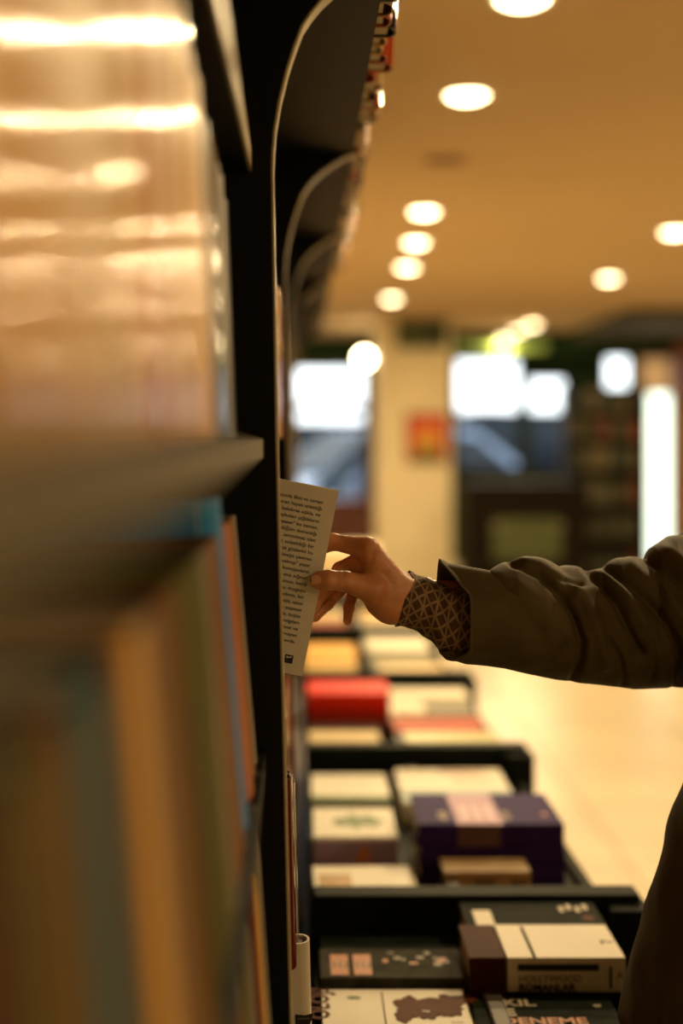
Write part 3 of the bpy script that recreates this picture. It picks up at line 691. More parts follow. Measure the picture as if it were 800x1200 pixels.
for k, (a_, b_, c_, d_) in enumerate([(.030, .098, .016, .030), (.052, .102, .024, .018), (.078, .108, .022, .020), (.074, .084, .018, .016), (.100, .118, .012, .012), (.022, .070, .010, .020), (.050, .070, .012, .010)]):
    top_patch(e, h, t, mbrn, 0.42, 0.0, 0, 0, poly=blob(a_, b_, c_, d_), name='printed_map', lift=.0001+.00006*k)
top_patch(e, h, t, mbrn, 0.415, 0.0, 0.0016, 0.14)
top_patch(e, h, t, mgrn, 0.17, 0.118, 0, 0, poly=[(0, 0.004), (0.004, 0), (0.014, 0), (0.018, 0.004), (0.012, 0.009), (0.004, 0.009)])
top_patch(e, h, t, mw, 0.86, 0.05, 0.014, 0.006)
# --- bin 1 right
e, h = table_book(548, 712, fz, 0.070, 1.825, 0.10, 'black', 'dark green book with a cream label behind the white book', m=mdg)
top_patch(e, h, 0.070, mw, 0.07, 0.005, 0.024, 0.06)
for k in range(4): top_patch(e, h, 0.070, mw, 0.72+0.06*k, 0.06+0.008*(k % 2), 0.006, 0.02)
top_patch(e, h, 0.070, mbrn, 0.86, 0.025, 0.014, 0.02)
table_book(590, 738, fz, 0.034, 1.705, 0.115, 'black', 'lower black book under the white book in the nearest right bin', m=mdg)
eb_, hb_ = table_book(550, 593, fz, 0.075, 1.70, 0.12, 'maroon', 'thick dark brown box-like book left of the white book', m=mat('cover_dark_brown', '#46220f', 0.6, spec=0.06, var=0.2, scale=10))
e, h = table_book(595, 733, fz+0.035, 0.041, 1.70, 0.118, 'white', 'thick white book with black lettering along its spine', m=M_wcov)
t = 0.040
spine_patch(e, h, t, mbk, 0.08, 0.006, h*0.69, 0.008)
spine_txt(e, h, t, 'HOLLYWOOD', 0.0115, mat('print_grey', (0.16, 0.13, 0.09), 0.5), 0.09, -0.007, 0.0002)
spine_txt(e, h, t, 'ROMANLAR', 0.0125, mbk, 0.09, -0.018, 0.0004)
spine_patch(e, h, t, mbk, 0.86, -0.015, 0.003, 0.026); spine_txt(e, h, t, 'A', 0.012, mred, 0.92, -0.003)
top_patch(e, h, t, mbk, 0.216, 0.0, 0.004, 0.112)
txt(e, 'DANKE', 0.016, mat('print_soft_brown', (0.3, 0.22, 0.13), 0.5), (-0.02, t/2+0.0001, h*0.80), (-1, 0, 0), (0, 0, 1), 'LEFT', 0.0002)
top_txt(e, h, t, 'r-', 0.022, mbk, 0.86, 0.05, 0.0008)
e, h = table_book(568, 745, fz, 0.034, 1.55, 0.142, 'black', 'black book with cream and orange lettering at the front right bin', m=mdg)
top_txt(e, h, 0.034, 'AKIL\nVE', 0.028, mw, 0.1, 0.112, 0.0008); top_txt(e, h, 0.034, 'DENEME', 0.026, mo, 0.16, 0.06, 0.0008)
top_patch(e, h, 0.034, mw, 0.86, 0.11, 0.008, 0.006)
# few nearer books below the frame
for k, (x0, x1, c, lab) in enumerate([(374, 555, 'cream', 'cream book in the nearest left bin, just under the picture edge'), (590, 770, 'brown', 'brown book in the nearest right bin, just under the picture edge')]):
    table_book(x0, x1, fz, 0.025, 1.33, 0.15, c, lab)
# --- bin 2 left
e, h = table_book(366, 497, fz, 0.030, 2.02, 0.20, 'cream', 'cream book with red title at the front of the second left bin', m=M_wcov, tilt=0.02)
t = 0.03
top_txt(e, h, t, 'KASABA', 0.036, mred, 0.40, 0.015, 0.0015); top_patch(e, h, t, mat('print_sand', '#b08a48', 0.5, var=0.3, scale=40), 0.04, 0.03, 0.05, 0.13)
top_patch(e, h, t, mbrn, 0.52, 0.09, 0, 0, poly=[(0, 0.004), (0.008, 0), (0.018, 0.004), (0.012, 0.01), (0.004, 0.009)])
e2, h2 = table_book(366, 462, fz+0.03, 0.004, 2.16, 0.06, 'orange', 'thin orange booklet lying in the second left bin')
rm(e2)
e, h = table_book(356, 466, fz, 0.052, 2.30, 0.18, 'white', 'white book with a green plant and mauve spine in the second left bin', m=M_wcov)
t = 0.052; mv = mat('print_mauve', '#b294c2', 0.5)
spine_patch(e, h, t, mv, 0.0, -0.0255, h, 0.046); spine_txt(e, h, t, 'A', 0.04, mat('print_peach', '#e0843c', 0.5), 0.5, -0.016, 0.002)
top_patch(e, h, t, mgrn, 0.24, 0.05, 0, 0, poly=[(x_*1.3, y_*1.25) for x_, y_ in [(0.0, 0.03), (0.008, 0.012), (0.02, 0.018), (0.03, 0.0), (0.038, 0.016), (0.056, 0.008), (0.06, 0.028), (0.07, 0.04), (0.056, 0.05), (0.05, 0.07), (0.036, 0.06), (0.024, 0.074), (0.016, 0.055), (0.002, 0.05)]])
e, h = table_book(353, 458, fz, 0.035, 2.60, 0.2, 'white', 'white book with a grey-green spine at the back of the second left bin', m=M_wcov)
spine_patch(e, h, 0.035, mat('print_greygreen', '#8d9478', 0.5), 0.0, -0.0165, h, 0.032); top_patch(e, h, 0.035, mgrn, 0.0, 0.0, h*0.999, 0.035)
table_book(362, 482, fz, 0.012, 1.985, 0.03, 'green', 'x')
for o in [o for o in COL.objects if o.get('label') == 'x']: rm(o)
# --- bin 2 right : stacks
M_pur = mat('cover_deep_purple', '#34205e', 0.6, spec=0.06, var=0.1, scale=20)
e, h = table_book(492, 662, fz, 0.035, 2.20, 0.19, 'purple', 'purple book at the bottom of the purple stack', m=M_pur)
e, h = table_book(492, 662, fz+0.036, 0.028, 2.20, 0.19, 'purple', 'purple book in the middle of the purple stack', m=M_pur)
e, h = table_book(490, 661, fz+0.065, 0.035, 2.20, 0.19, 'purple', 'purple book with a pink title panel on top of the purple stack', m=M_pur)
t = 0.035; mp = mat('print_pink', '#a5759a', 0.5)
top_patch(e, h, t, mp, 0.27, 0.0, 0.072, 0.188); spine_patch(e, h, t, mat('print_dull_pink', '#5c3f40', 0.5), 0.27, -0.017, 0.066, 0.033)
for k in range(3): top_patch(e, h, t, mat('print_pale_pink', '#c9a4bb', 0.5), 0.32+0.085*k, 0.02, 0.013, 0.09, lift=0.0007)
txt(e, 'AIDA', 0.02, mat('print_pale_gold', '#9c8468', 0.5), (-0.03, t/2+0.0001, h*0.78), (-1, 0, 0), (0, 0, 1), 'LEFT', 0.0006); txt(e, 'KITAP', 0.018, MATS['print_pale_gold'], (-0.03, t/2+0.0001, h*0.34), (-1, 0, 0), (0, 0, 1), 'LEFT', 0.0004)
top_patch(e, h, t, mat('print_salmon', '#b5655c', 0.5), 0.88, 0.05, 0, 0, poly=[(0, 0.006), (0.006, 0), (0.012, 0.006), (0.006, 0.02)])
# books in front of the stack
e, h = table_book(520, 622, fz, 0.052, 2.115, 0.07, 'cream', 'tan upright-faced pack with dark lettering before the purple stack', m=mat('cover_tan', '#9c8154', 0.5, var=0.15, scale=30))
for fx, ww in ((0.05, 0.012), (0.36, 0.03), (0.78, 0.01), (0.88, 0.008)): spine_patch(e, h, 0.052, mat('print_tan_dark', '#5d4a2c', 0.5), fx, -0.018, ww, 0.034)
e, h = table_book(530, 684, fz, 0.020, 2.01, 0.10, 'pink_tan', 'pinkish tan thin book lying before the purple stack', m=mat('cover_pinktan', '#a9855f', 0.45, var=0.1, scale=20))
spine_txt(e, h, 0.02, 'HAYATIN SESI', 0.011, mat('print_tan_dark', '#5d4a2c', 0.5), 0.1, -0.004)
e, h = table_book(473, 607, fz, 0.04, 2.56, 0.26, 'white', 'white and pale blue book behind the purple stack', m=M_wcov)
top_patch(e, h, 0.04, mat('print_pale_blue', '#93a7a4', 0.5), 0.0, 0.0, h*0.99, 0.10); top_patch(e, h, 0.04, mred, 0.42, 0.235, h*0.42, 0.012); top_txt(e, h, 0.04, 'MASAL', 0.026, mo, 0.52, 0.17, 0.001)
# --- bin 3
def tb3(px0, px1, z, t, Y, d, c, lab, g=False): return table_book(px0, px1, fz+z, t, Y, d, c, lab, gloss=g)
tb3(353, 447, 0, 0.05, 2.98, 0.16, 'cream', 'cream book at the front of the third left bin')
tb3(360, 448, 0, 0.04, 3.16, 0.10, 'black', 'dark book with pale print behind the cream one in the third left bin')
e, h = tb3(352, 455, 0, 0.05, 3.32, 0.17, 'red', 'bottom red book of the red stack in the third left bin', True)
m_red = mat('gloss_bright_red', '#dc2c0e', 0.5, spec=0.12)
e, h = table_book(351, 457, fz+0.051, 0.05, 3.32, 0.17, 'red', 'glossy bright red book on top of its stack in the third left bin', m=m_red); e.children[0].data.materials[0] = m_red
tb3(352, 432, 0, 0.04, 3.56, 0.12, 'olive', 'olive book at the back of the third left bin')
tb3(480, 592, 0, 0.03, 2.98, 0.15, 'black', 'black book under the yellow-green one in the third right bin')
m_yg = mat('matt_yellow_green', '#a39a3c', 0.4)
table_book(478, 590, fz+0.031, 0.02, 2.98, 0.15, 'olive', 'yellow-green book lying on top in the third right bin', m=m_yg)
e, h = tb3(462, 568, 0, 0.045, 3.18, 0.13, 'orange', 'orange-brown book in the middle of the third right bin')
tb3(452, 500, 0, 0.045, 3.38, 0.14, 'white', 'small bright white book in the third right bin'); tb3(502, 557, 0, 0.04, 3.38, 0.14, 'grey', 'small grey-tan book beside the small white one')
tb3(440, 550, 0, 0.045, 3.56, 0.14, 'white', 'long white book at the back of the third right bin')
# --- bin 4
tb3(352, 420, 0, 0.05, 3.85, 0.26, 'beige', 'tan book at the front of the fourth left bin')
tb3(354, 418, 0, 0.05, 4.20, 0.25, 'golden', 'yellowish book at the back of the fourth left bin')
table_book(447, 527, fz, 0.05, 3.85, 0.2, 'golden', 'golden yellow book at the front of the fourth right bin', m=mat('matt_yellow', '#c9a23c', 0.4))
tb3(436, 512, 0, 0.04, 4.12, 0.14, 'olive', 'olive book in the middle of the fourth right bin')
tb3(430, 505, 0, 0.05, 4.34, 0.26, 'white', 'whitish book at the back of the fourth right bin')
# --- bins 5, 6
for (a_, b_, Y, c, lab) in [(356, 408, 4.76, 'orange', 'orange book in the fifth left bin'), (354, 405, 5.1, 'cream', 'cream book in the fifth left bin'), (426, 492, 4.76, 'white', 'white book in the fifth right bin'), (424, 486, 5.1, 'beige', 'beige book in the fifth right bin'),
     (356, 400, 5.66, 'golden', 'golden book in the last left bin'), (354, 398, 5.98, 'red', 'red book in the last left bin'), (415, 468, 5.66, 'cream', 'cream book in the last right bin'), (412, 462, 5.98, 'tan', 'tan book in the last right bin')]:
    tb3(a_, b_, 0, 0.05, Y, 0.24, c, lab)

#PERSON
# ------------------------------------------------------------------ person: signed distance modelling + surface nets
def surface_nets(fn, lo, hi, h):
    lo = np.array(lo, float); hi = np.array(hi, float)
    n = np.ceil((hi-lo)/h).astype(int)+1
    ax = [lo[i]+h*np.arange(n[i]) for i in range(3)]
    X, Y, Z = np.meshgrid(*ax, indexing='ij')
    V = fn(X, Y, Z); S = V < 0
    nx_, ny_, nz_ = n
    c = np.zeros((nx_-1, ny_-1, nz_-1, 3)); cnt = np.zeros((nx_-1, ny_-1, nz_-1))
    corners = [(i, j, k) for i in (0, 1) for j in (0, 1) for k in (0, 1)]
    def sub(A, o): return A[o[0]:nx_-1+o[0], o[1]:ny_-1+o[1], o[2]:nz_-1+o[2]]
    for a in corners:
        for d in range(3):
            if a[d] == 1: continue
            b = list(a); b[d] = 1
            va, vb = sub(V, a), sub(V, b); m_ = (va < 0) != (vb < 0)
            t = np.where(m_, va/np.where(m_, va-vb, 1), 0)
            for q in range(3): c[..., q] += m_*(a[q] + (t if q == d else 0))
            cnt += m_
    act = cnt > 0; idx = -np.ones(act.shape, int); idx[act] = np.arange(act.sum())
    I = np.argwhere(act); P = lo + (I + c[act]/cnt[act][:, None])*h
    faces = []
    for d in range(3):
        o = [0, 0, 0]; o[d] = 1
        A = S[tuple(slice(0, n[q]-o[q]) for q in range(3))]; B = S[tuple(slice(o[q], n[q]) for q in range(3))]
        E = np.argwhere(A != B); e1, e2 = [(1, 2), (2, 0), (0, 1)][d]
        ok = (E[:, e1] > 0) & (E[:, e2] > 0) & (E[:, e1] < n[e1]-1) & (E[:, e2] < n[e2]-1); E = E[ok]
        def at(du, dv):
            Q = E.copy(); Q[:, e1] -= du; Q[:, e2] -= dv; return idx[Q[:, 0], Q[:, 1], Q[:, 2]]
        q4 = np.stack([at(0, 0), at(1, 0), at(1, 1), at(0, 1)], 1)
        fl_ = ~A[tuple(E.T)]; q4[fl_] = q4[fl_][:, ::-1]; faces.append(q4)
    Fq = np.concatenate(faces)
    return P, Fq
def cone(X, Y, Z, a, b, ra, rb):
    """capsule with linearly varying radius"""
    a = np.array(a, float); b = np.array(b, float); d = b-a; L2_ = (d@d)+1e-12
    t = np.clip(((X-a[0])*d[0]+(Y-a[1])*d[1]+(Z-a[2])*d[2])/L2_, 0, 1)
    return np.sqrt((X-a[0]-t*d[0])**2+(Y-a[1]-t*d[1])**2+(Z-a[2]-t*d[2])**2)-(ra+(rb-ra)*t)
def ell(X, Y, Z, c, r):
    q = np.sqrt(((X-c[0])/r[0])**2+((Y-c[1])/r[1])**2+((Z-c[2])/r[2])**2)
    return (q-1)*min(r)*np.where(q > 1, 1.0, 1.0)
def smin(a, b, k):
    h = np.clip(0.5+0.5*(b-a)/k, 0, 1); return b+(a-b)*h-k*h*(1-h)
def nets_mesh(parts, name):
    """several (verts, quads) arrays joined into one mesh"""
    vs = []; fs = []; n = 0
    for P, Q in parts: vs.append(P); fs.append(Q+n); n += len(P)
    P = np.concatenate(vs); Q = np.concatenate(fs)
    me = bpy.data.meshes.new(name); me.vertices.add(len(P)); me.vertices.foreach_set('co', P.ravel())
    me.loops.add(len(Q)*4); me.loops.foreach_set('vertex_index', Q.ravel().astype(np.int32))
    me.polygons.add(len(Q)); me.polygons.foreach_set('loop_start', np.arange(len(Q), dtype=np.int32)*4)
    me.update(calc_edges=True); me.validate(); me.polygons.foreach_set('use_smooth', np.ones(len(me.polygons), bool)); me.update()
    return me
HY = 1.448
def H(px, py, dmm):
    """hand joint: photo position on the plane of the hand, pushed dmm millimetres away from the viewer"""
    Y = HY+dmm/1000; return np.array(((px-355)/F*Y, Y, EYE+(512-py)/F*Y))
HAND = {
 'index': [(431, 643, -2), (390, 635, 13), (366, 646, 18), (352, 660, 16)],
 'middle': [(436, 650, 17), (399, 668, 28), (377, 694, 24), (366, 712, 16)],
 'ring': [(437, 661, 35), (404, 683, 42), (383, 707, 34), (369, 722, 25)],
 'pinky': [(436, 678, 48), (415, 691, 50), (409, 712, 42), (407, 727, 36)],
 'thumb': [(437, 691, -6), (404, 681, -13), (385, 679.5, -16), (373, 679.5, -15.5)]}
RAD = {'index': (.0108, .0085, .0076, .0066), 'middle': (.0110, .0086, .0077, .0066), 'ring': (.0106, .0082, .0072, .0062), 'pinky': (.0090, .0066, .0060, .0050), 'thumb': (.0140, .0103, .0096, .0080)}
def hand_sdf(X, Y, Z):
    # palm: metacarpals fanned from the wrist
    palm = None
    def add(d, k):
        nonlocal palm
        palm = d if palm is None else smin(palm, d, k)
    add(cone(X, Y, Z, H(464, 690, 12), H(431, 643, -1), .0175, .0108), .008)
    add(cone(X, Y, Z, H(464, 694, 24), H(435, 650, 17), .0175, .0112), .008)
    add(cone(X, Y, Z, H(463, 701, 34), H(436, 661, 33), .0170, .0108), .008)
    add(cone(X, Y, Z, H(462, 709, 40), H(436, 678, 46), .0160, .0096), .008)
    add(cone(X, Y, Z, H(458, 712, 12), H(436, 691, -5), .0165, .0135), .009)     # thumb metacarpal, thenar
    add(ell(X, Y, Z, H(449, 702, 12), (.019, .016, .017)), .010)
    add(ell(X, Y, Z, H(438, 668, 10), (.014, .014, .010)), .008)                    # web between thumb and index
    add(cone(X, Y, Z, H(463, 700, 20), H(505, 706, 24), .0235, .0245), .012)      # wrist
    add(cone(X, Y, Z, H(463, 703, 32), H(505, 709, 34), .0210, .0230), .012)
    d = palm
    allf = None
    for nm in ('index', 'middle', 'ring', 'pinky'):
        J = [H(*q) for q in HAND[nm]]; R_ = RAD[nm]; f_ = None
        for i in range(3):
            c_ = cone(X, Y, Z, J[i], J[i+1], R_[i], R_[i+1]*0.97)
            f_ = c_ if f_ is None else smin(f_, c_, .0022)
        for i in (1, 2):   # knuckle swell
            f_ = smin(f_, np.sqrt((X-J[i][0])**2+(Y-J[i][1])**2+(Z-J[i][2])**2)-R_[i]*1.03, .002)
        allf = f_ if allf is None else smin(allf, f_, .0012)
    d = smin(d, allf, .0055)
    J = [H(*q) for q in HAND['thumb']]; R_ = RAD['thumb']; f_ = None
    for i in range(3):
        c_ = cone(X, Y, Z, J[i], J[i+1], R_[i], R_[i+1]); f_ = c_ if f_ is None else smin(f_, c_, .003)
    f_ = smin(f_, ell(X, Y, Z, H(377, 680.5, -14.5), (.0105, .0078, .0092)), .003)
    d = smin(d, f_, .006)
    # skin relief: tendons and creases
    n1 = np.sin(X*900+Z*300)*np.sin(Z*1100-Y*500)*0.00012
    for (px, w_, dd) in ((404, .0013, .0007), (401.5, .001, .0004), (407, .001, .0004)):
        c_ = H(px, 672, -22); d = d+dd*np.exp(-((X-c_[0])/w_)**2)*np.clip((HY-Y)/.01, 0, 1)*(Z < H(0, 660, 0)[2])
    # crease between thumb muscle and index base
    a_ = H(430, 667, -10); b_ = H(437, 650, -12); dc = cone(X, Y, Z, a_, b_, .0, .0)
    d = d+.0016*np.exp(-(dc/.0030)**2)
    return d+n1
lo = H(340, 745, 0); hi = H(512, 610, 0)
P1, Q1 = surface_nets(hand_sdf, (lo[0]-.004, HY-.036, lo[2]-.004), (hi[0]-.004, HY+.075, hi[2]+.006), .00105)
# ---- rest of the body (coarser), one mesh with the hand; the seam lies inside the sleeve
SHR = np.array((.665, 1.70, 1.395)); SHL = np.array((.665, 1.36, 1.395)); PC = np.array((.66, 1.53, .95))
EL = np.array((.40, 1.585, 1.300)); WRV = H(498, 708, 28)
HC = np.array((.600, 1.53, 1.625))
def body_sdf(X, Y, Z):
    d = cone(X, Y, Z, WRV, EL, .0255, .042)
    d = smin(d, cone(X, Y, Z, EL, SHR, .044, .055), .02)
    d = smin(d, ell(X, Y, Z, (.66, 1.53, 1.27), (.12, .185, .21)), .03)
    d = smin(d, ell(X, Y, Z, (.67, 1.53, .98), (.12, .17, .16)), .05)
    d = smin(d, cone(X, Y, Z, SHR, SHL, .055, .055), .04)
    d = smin(d, cone(X, Y, Z, SHL, (.66, 1.29, 1.12), .052, .042), .02)
    d = smin(d, cone(X, Y, Z, (.66, 1.29, 1.12), (.60, 1.28, .88), .038, .027), .015)
    # left hand, relaxed
    d = smin(d, cone(X, Y, Z, (.598, 1.28, .87), (.585, 1.28, .80), .026, .030), .012)
    for k, (dx, l) in enumerate(((-.030, .065), (-.011, .075), (.008, .07), (.026, .055))):
        d = smin(d, cone(X, Y, Z, (.585+dx, 1.28, .785), (.578+dx*1.05, 1.285, .785-l*.55), .0085, .0078), .004)
        d = smin(d, cone(X, Y, Z, (.578+dx*1.05, 1.285, .785-l*.55), (.580+dx, 1.30, .785-l), .0078, .006), .002)
    d = smin(d, cone(X, Y, Z, (.575, 1.275, .855), (.538, 1.29, .80), .013, .008), .006)
    for yy in (1.44, 1.62):
        d = smin(d, cone(X, Y, Z, (.67, yy, .90), (.655, yy, .50), .085, .055), .03)
        d = smin(d, cone(X, Y, Z, (.655, yy, .50), (.675, yy, .10), .056, .036), .02)
    # neck and head
    d = smin(d, cone(X, Y, Z, (.655, 1.53, 1.42), (.625, 1.53, 1.55), .062, .054), .03)
    hd = ell(X, Y, Z, HC+np.array((.01, 0, .025)), (.098, .076, .100))
    hd = smin(hd, ell(X, Y, Z, HC+np.array((-.030, 0, -.045)), (.062, .055, .075)), .03)
    hd = smin(hd, ell(X, Y, Z, HC+np.array((-.060, 0, -.098)), (.025, .026, .020)), .02)      # chin
    hd = smin(hd, cone(X, Y, Z, HC+np.array((-.088, 0, .012)), HC+np.array((-.108, 0, -.028)), .007, .012), .010)  # nose
    hd = smin(hd, ell(X, Y, Z, HC+np.array((-.088, 0, -.062)), (.010, .024, .006)), .005)      # lips
    hd = smin(hd, ell(X, Y, Z, HC+np.array((-.086, 0, -.072)), (.010, .020, .005)), .004)
    for s in (-1, 1):
        hd = smin(hd, ell(X, Y, Z, HC+np.array((-.080, s*.030, .020)), (.012, .020, .007)), .008)  # brow
        hd = np.maximum(hd, -(ell(X, Y, Z, HC+np.array((-.092, s*.031, .000)), (.010, .015, .009))))  # eye socket
        hd = smin(hd, ell(X, Y, Z, HC+np.array((.008, s*.078, -.010)), (.018, .008, .030)), .005)  # ear
    return smin(d, hd, .012)
P2a, Q2a = surface_nets(body_sdf, (.085, 1.20, .04), (.86, 1.86, 1.46), .011)
def head_sdf(X, Y, Z): return np.maximum(body_sdf(X, Y, Z), 1.44-Z)
P2b, Q2b = surface_nets(head_sdf, (.46, 1.40, 1.42), (.76, 1.66, 1.77), .005)
person = tag(empty('person', (.67, 1.53, 0)), 'person in an olive coat reaching from the right to pull a book off the shelf', 'person')
M_skin = bpy.data.materials.new('skin'); M_skin.use_nodes = True
nt = M_skin.node_tree; b = nt.nodes['Principled BSDF']
tc = nt.nodes.new('ShaderNodeTexCoord'); n_ = nt.nodes.new('ShaderNodeTexNoise'); n_.inputs['Scale'].default_value = 55; n_.inputs['Detail'].default_value = 6
nt.links.new(tc.outputs['Object'], n_.inputs['Vector'])
r_ = nt.nodes.new('ShaderNodeValToRGB'); r_.color_ramp.elements[0].position = .3; r_.color_ramp.elements[1].position = .7
r_.color_ramp.elements[0].color = (.47, .19, .075, 1); r_.color_ramp.elements[1].color = (.60, .27, .12, 1)
nt.links.new(n_.outputs['Fac'], r_.inputs[0]); nt.links.new(r_.outputs[0], b.inputs['Base Color'])
n2 = nt.nodes.new('ShaderNodeTexNoise'); n2.inputs['Scale'].default_value = 900; nt.links.new(tc.outputs['Object'], n2.inputs['Vector'])
bp = nt.nodes.new('ShaderNodeBump'); bp.inputs['Strength'].default_value = .25; bp.inputs['Distance'].default_value = .0004
nt.links.new(n2.outputs['Fac'], bp.inputs['Height']); nt.links.new(bp.outputs[0], b.inputs['Normal'])
b.inputs['Roughness'].default_value = .42; b.inputs['Subsurface Weight'].default_value = .25; b.inputs['Subsurface Radius'].default_value = (.006, .002, .001); b.inputs['Subsurface Scale'].default_value = 1.0
me = nets_mesh([(P1, Q1), (P2a, Q2a), (P2b, Q2b)], 'body')
body = link('body', me, M_skin, person); PO = Vector(person.location)
def local(o): o.matrix_local = Matrix.Translation(-PO)
local(body)
# thumbnail
tn = H(375, 679.5, -15.5); vs = []; fs = []
NU, NV = 9, 7
for i in range(NU+1):
    for j in range(NV+1):
        u = i/NU; v_ = (j/NV-.5)*2
        x = tn[0]-.0098+.0145*u; zz = v_*.0062*(1-.25*(abs(2*u-1)**3)); yy = tn[1]-math.sqrt(max(0, .0086**2-(zz*1.08)**2))-.0004+(.0022*(1-u)**2)
        vs.append((x, yy, tn[2]+zz))
for i in range(NU):
    for j in range(NV): a_ = i*(NV+1)+j; fs.append((a_, a_+NV+1, a_+NV+2, a_+1))
nl = link('thumbnail', mesh_from(vs, fs, 'nail', True), mat('nail', (.60, .31, .18), .22, coat=.3), person); local(nl)
so = nl.modifiers.new('s', 'SOLIDIFY'); so.thickness = .0006
# face details and hair
for s in (-1, 1):
    m = bpy.data.meshes.new('eye'); bm = bmesh.new(); bmesh.ops.create_uvsphere(bm, u_segments=16, v_segments=10, radius=.0115); bm.to_mesh(m); bm.free(); m.polygons.foreach_set('use_smooth', [True]*len(m.polygons))
    e = link('eye', m, mat('eye_white', (.7, .66, .6), .2), person, Vector(HC+np.array((-.0795, s*.031, .0)))-PO)
    MB().cyl((0, 0), .005, 0, .0012, 16).obj('iris', mat('iris', (.03, .015, .008), .2), e, loc=(-.0108, 0, 0), rot=(0, -PI/2, 0))
lp_ = HC+np.array((-.0935, 0, -.067))
lpm = MB(); lpm.tube([lp_+np.array((.006, -.022, 0)), lp_+np.array((.0, -.01, .002)), lp_+np.array((-.0015, 0, .0)), lp_+np.array((.0, .01, .002)), lp_+np.array((.006, .022, 0))], [.001, .004, .0045, .004, .001], 8)
o = lpm.obj('lips', mat('lips', (.42, .14, .10), .4), person, smooth=True); local(o)
def hair_sdf(X, Y, Z):
    d = ell(X, Y, Z, HC+np.array((.020, 0, .035)), (.108, .088, .105))
    d = smin(d, ell(X, Y, Z, HC+np.array((.065, 0, -.075)), (.055, .080, .12)), .03)
    face = ell(X, Y, Z, HC+np.array((-.085, 0, -.035)), (.075, .075, .095))
    d = np.maximum(d, -face)
    return d+.0018*np.sin(Y*420+Z*60)+.0012*np.sin(Y*260-Z*90+X*120)
Ph, Qh = surface_nets(hair_sdf, (.46, 1.40, 1.40), (.76, 1.66, 1.80), .005)
o = link('hair', nets_mesh([(Ph, Qh)], 'hair'), mat('dark_hair', (.018, .010, .006), .45, var=.4, scale=20, stretch=(1, 14, 1)), person); local(o)

# ---- coat: torso by SDF, right sleeve as a creased tube that follows the photographed outline
M_coat = mat('olive_coat_fabric', (.074, .053, .017), .65, var=.15, scale=35, bump=.25, spec=.2)
def coat_sdf(X, Y, Z):
    d = ell(X, Y, Z, (.655, 1.53, 1.27), (.175, .235, .235))
    d = smin(d, cone(X, Y, Z, SHR+np.array((0, 0, -.01)), SHL+np.array((0, 0, -.01)), .085, .085), .05)
    d = smin(d, ell(X, Y, Z, (.645, 1.52, 1.02), (.205, .235, .22)), .06)
    d = smin(d, cone(X, (Y-1.46)*1.15+1.46, Z, (.60, 1.46, 1.36), (.60, 1.46, .90), .145, .272), .03)
    d = d+.005*np.exp(-((Y-1.40-(Z-1)*.12)/.008)**2)*(X < .6)
    d = smin(d, cone(X, Y, Z, SHL, (.665, 1.265, 1.12), .085, .070), .03)
    d = smin(d, cone(X, Y, Z, (.665, 1.265, 1.12), (.605, 1.27, .90), .070, .055), .02)
    d = smin(d, cone(X, Y, Z, SHR+np.array((-.02, 0, -.01)), np.array((.50, 1.635, 1.335)), .088, .084), .03)
    d = np.maximum(d, (.885-Z)); 
    d = d+.003*np.sin(Z*70+3*np.sin(Y*20))*np.sin(Y*35+Z*10)
    # collar
    col_ = np.abs(np.sqrt((X-.645)**2+(Y-1.53)**2)-.082)-.009; col_ = np.maximum(col_, np.abs(Z-1.475)-.045)
    return smin(d, col_, .012)
Pc, Qc = surface_nets(coat_sdf, (.30, 1.16, .86), (.88, 1.86, 1.56), .0085)
TOP = [(508, 658), (515, 656), (530, 662), (545, 668), (558, 672), (570, 671), (585, 662), (600, 655), (615, 653), (630, 653), (645, 658), (655, 664), (665, 663), (680, 664), (690, 668), (700, 668), (707, 663), (722, 654), (740, 652), (757, 654), (765, 641), (785, 628), (800, 627), (830, 622), (880, 612), (930, 600)]
BOT = [(508, 752), (515, 764), (522, 771), (545, 778), (570, 780), (590, 783), (620, 790), (650, 796), (680, 800), (710, 803), (740, 807), (770, 806), (800, 805), (830, 806), (880, 812), (930, 830)]
def ip(tab, x): return np.interp(x, [a for a, _ in tab], [b for _, b in tab])
def depthc(px): return 1.468+(px-545)/(930-545)*.150
CRE = [([(598, 657), (627, 668), (648, 692), (661, 714), (671, 744), (672, 768), (668, 792)], 4.6, .0085),
       ([(567, 674), (583, 688), (592, 704), (597, 724)], 3.0, .0035), ([(560, 690), (578, 694), (590, 692)], 3, .003),
       ([(684, 666), (698, 684), (712, 704), (722, 730), (736, 756)], 4.5, .0075),
       ([(708, 664), (722, 676), (742, 694), (762, 719), (776, 748), (784, 778), (786, 800)], 4.6, .0080),
       ([(757, 654), (770, 664), (786, 678), (806, 700), (825, 730)], 5.0, .0085),
       ([(700, 742), (714, 764), (724, 798)], 3.6, .0045), ([(610, 664), (632, 672), (655, 680), (672, 682)], 3.0, .0035),
       ([(640, 706), (650, 730), (652, 752)], 3, .002), ([(745, 730), (752, 760), (757, 790)], 3.4, .004), ([(812, 650), (840, 680), (860, 730)], 6, .007), ([(860, 640), (890, 690), (900, 760)], 7, .007)]
RID = [([(612, 658), (634, 662), (655, 680), (676, 698), (690, 730), (700, 770)], 8, .0050), ([(668, 690), (692, 686), (702, 700)], 6, .003), ([(700, 672), (722, 695), (745, 730), (757, 775)], 7, .0045),
       ([(735, 662), (762, 686), (785, 720), (800, 770)], 8, .0045), ([(775, 645), (800, 668), (825, 700)], 9, .005), ([(575, 672), (600, 680), (625, 700), (640, 740)], 12, .003)]
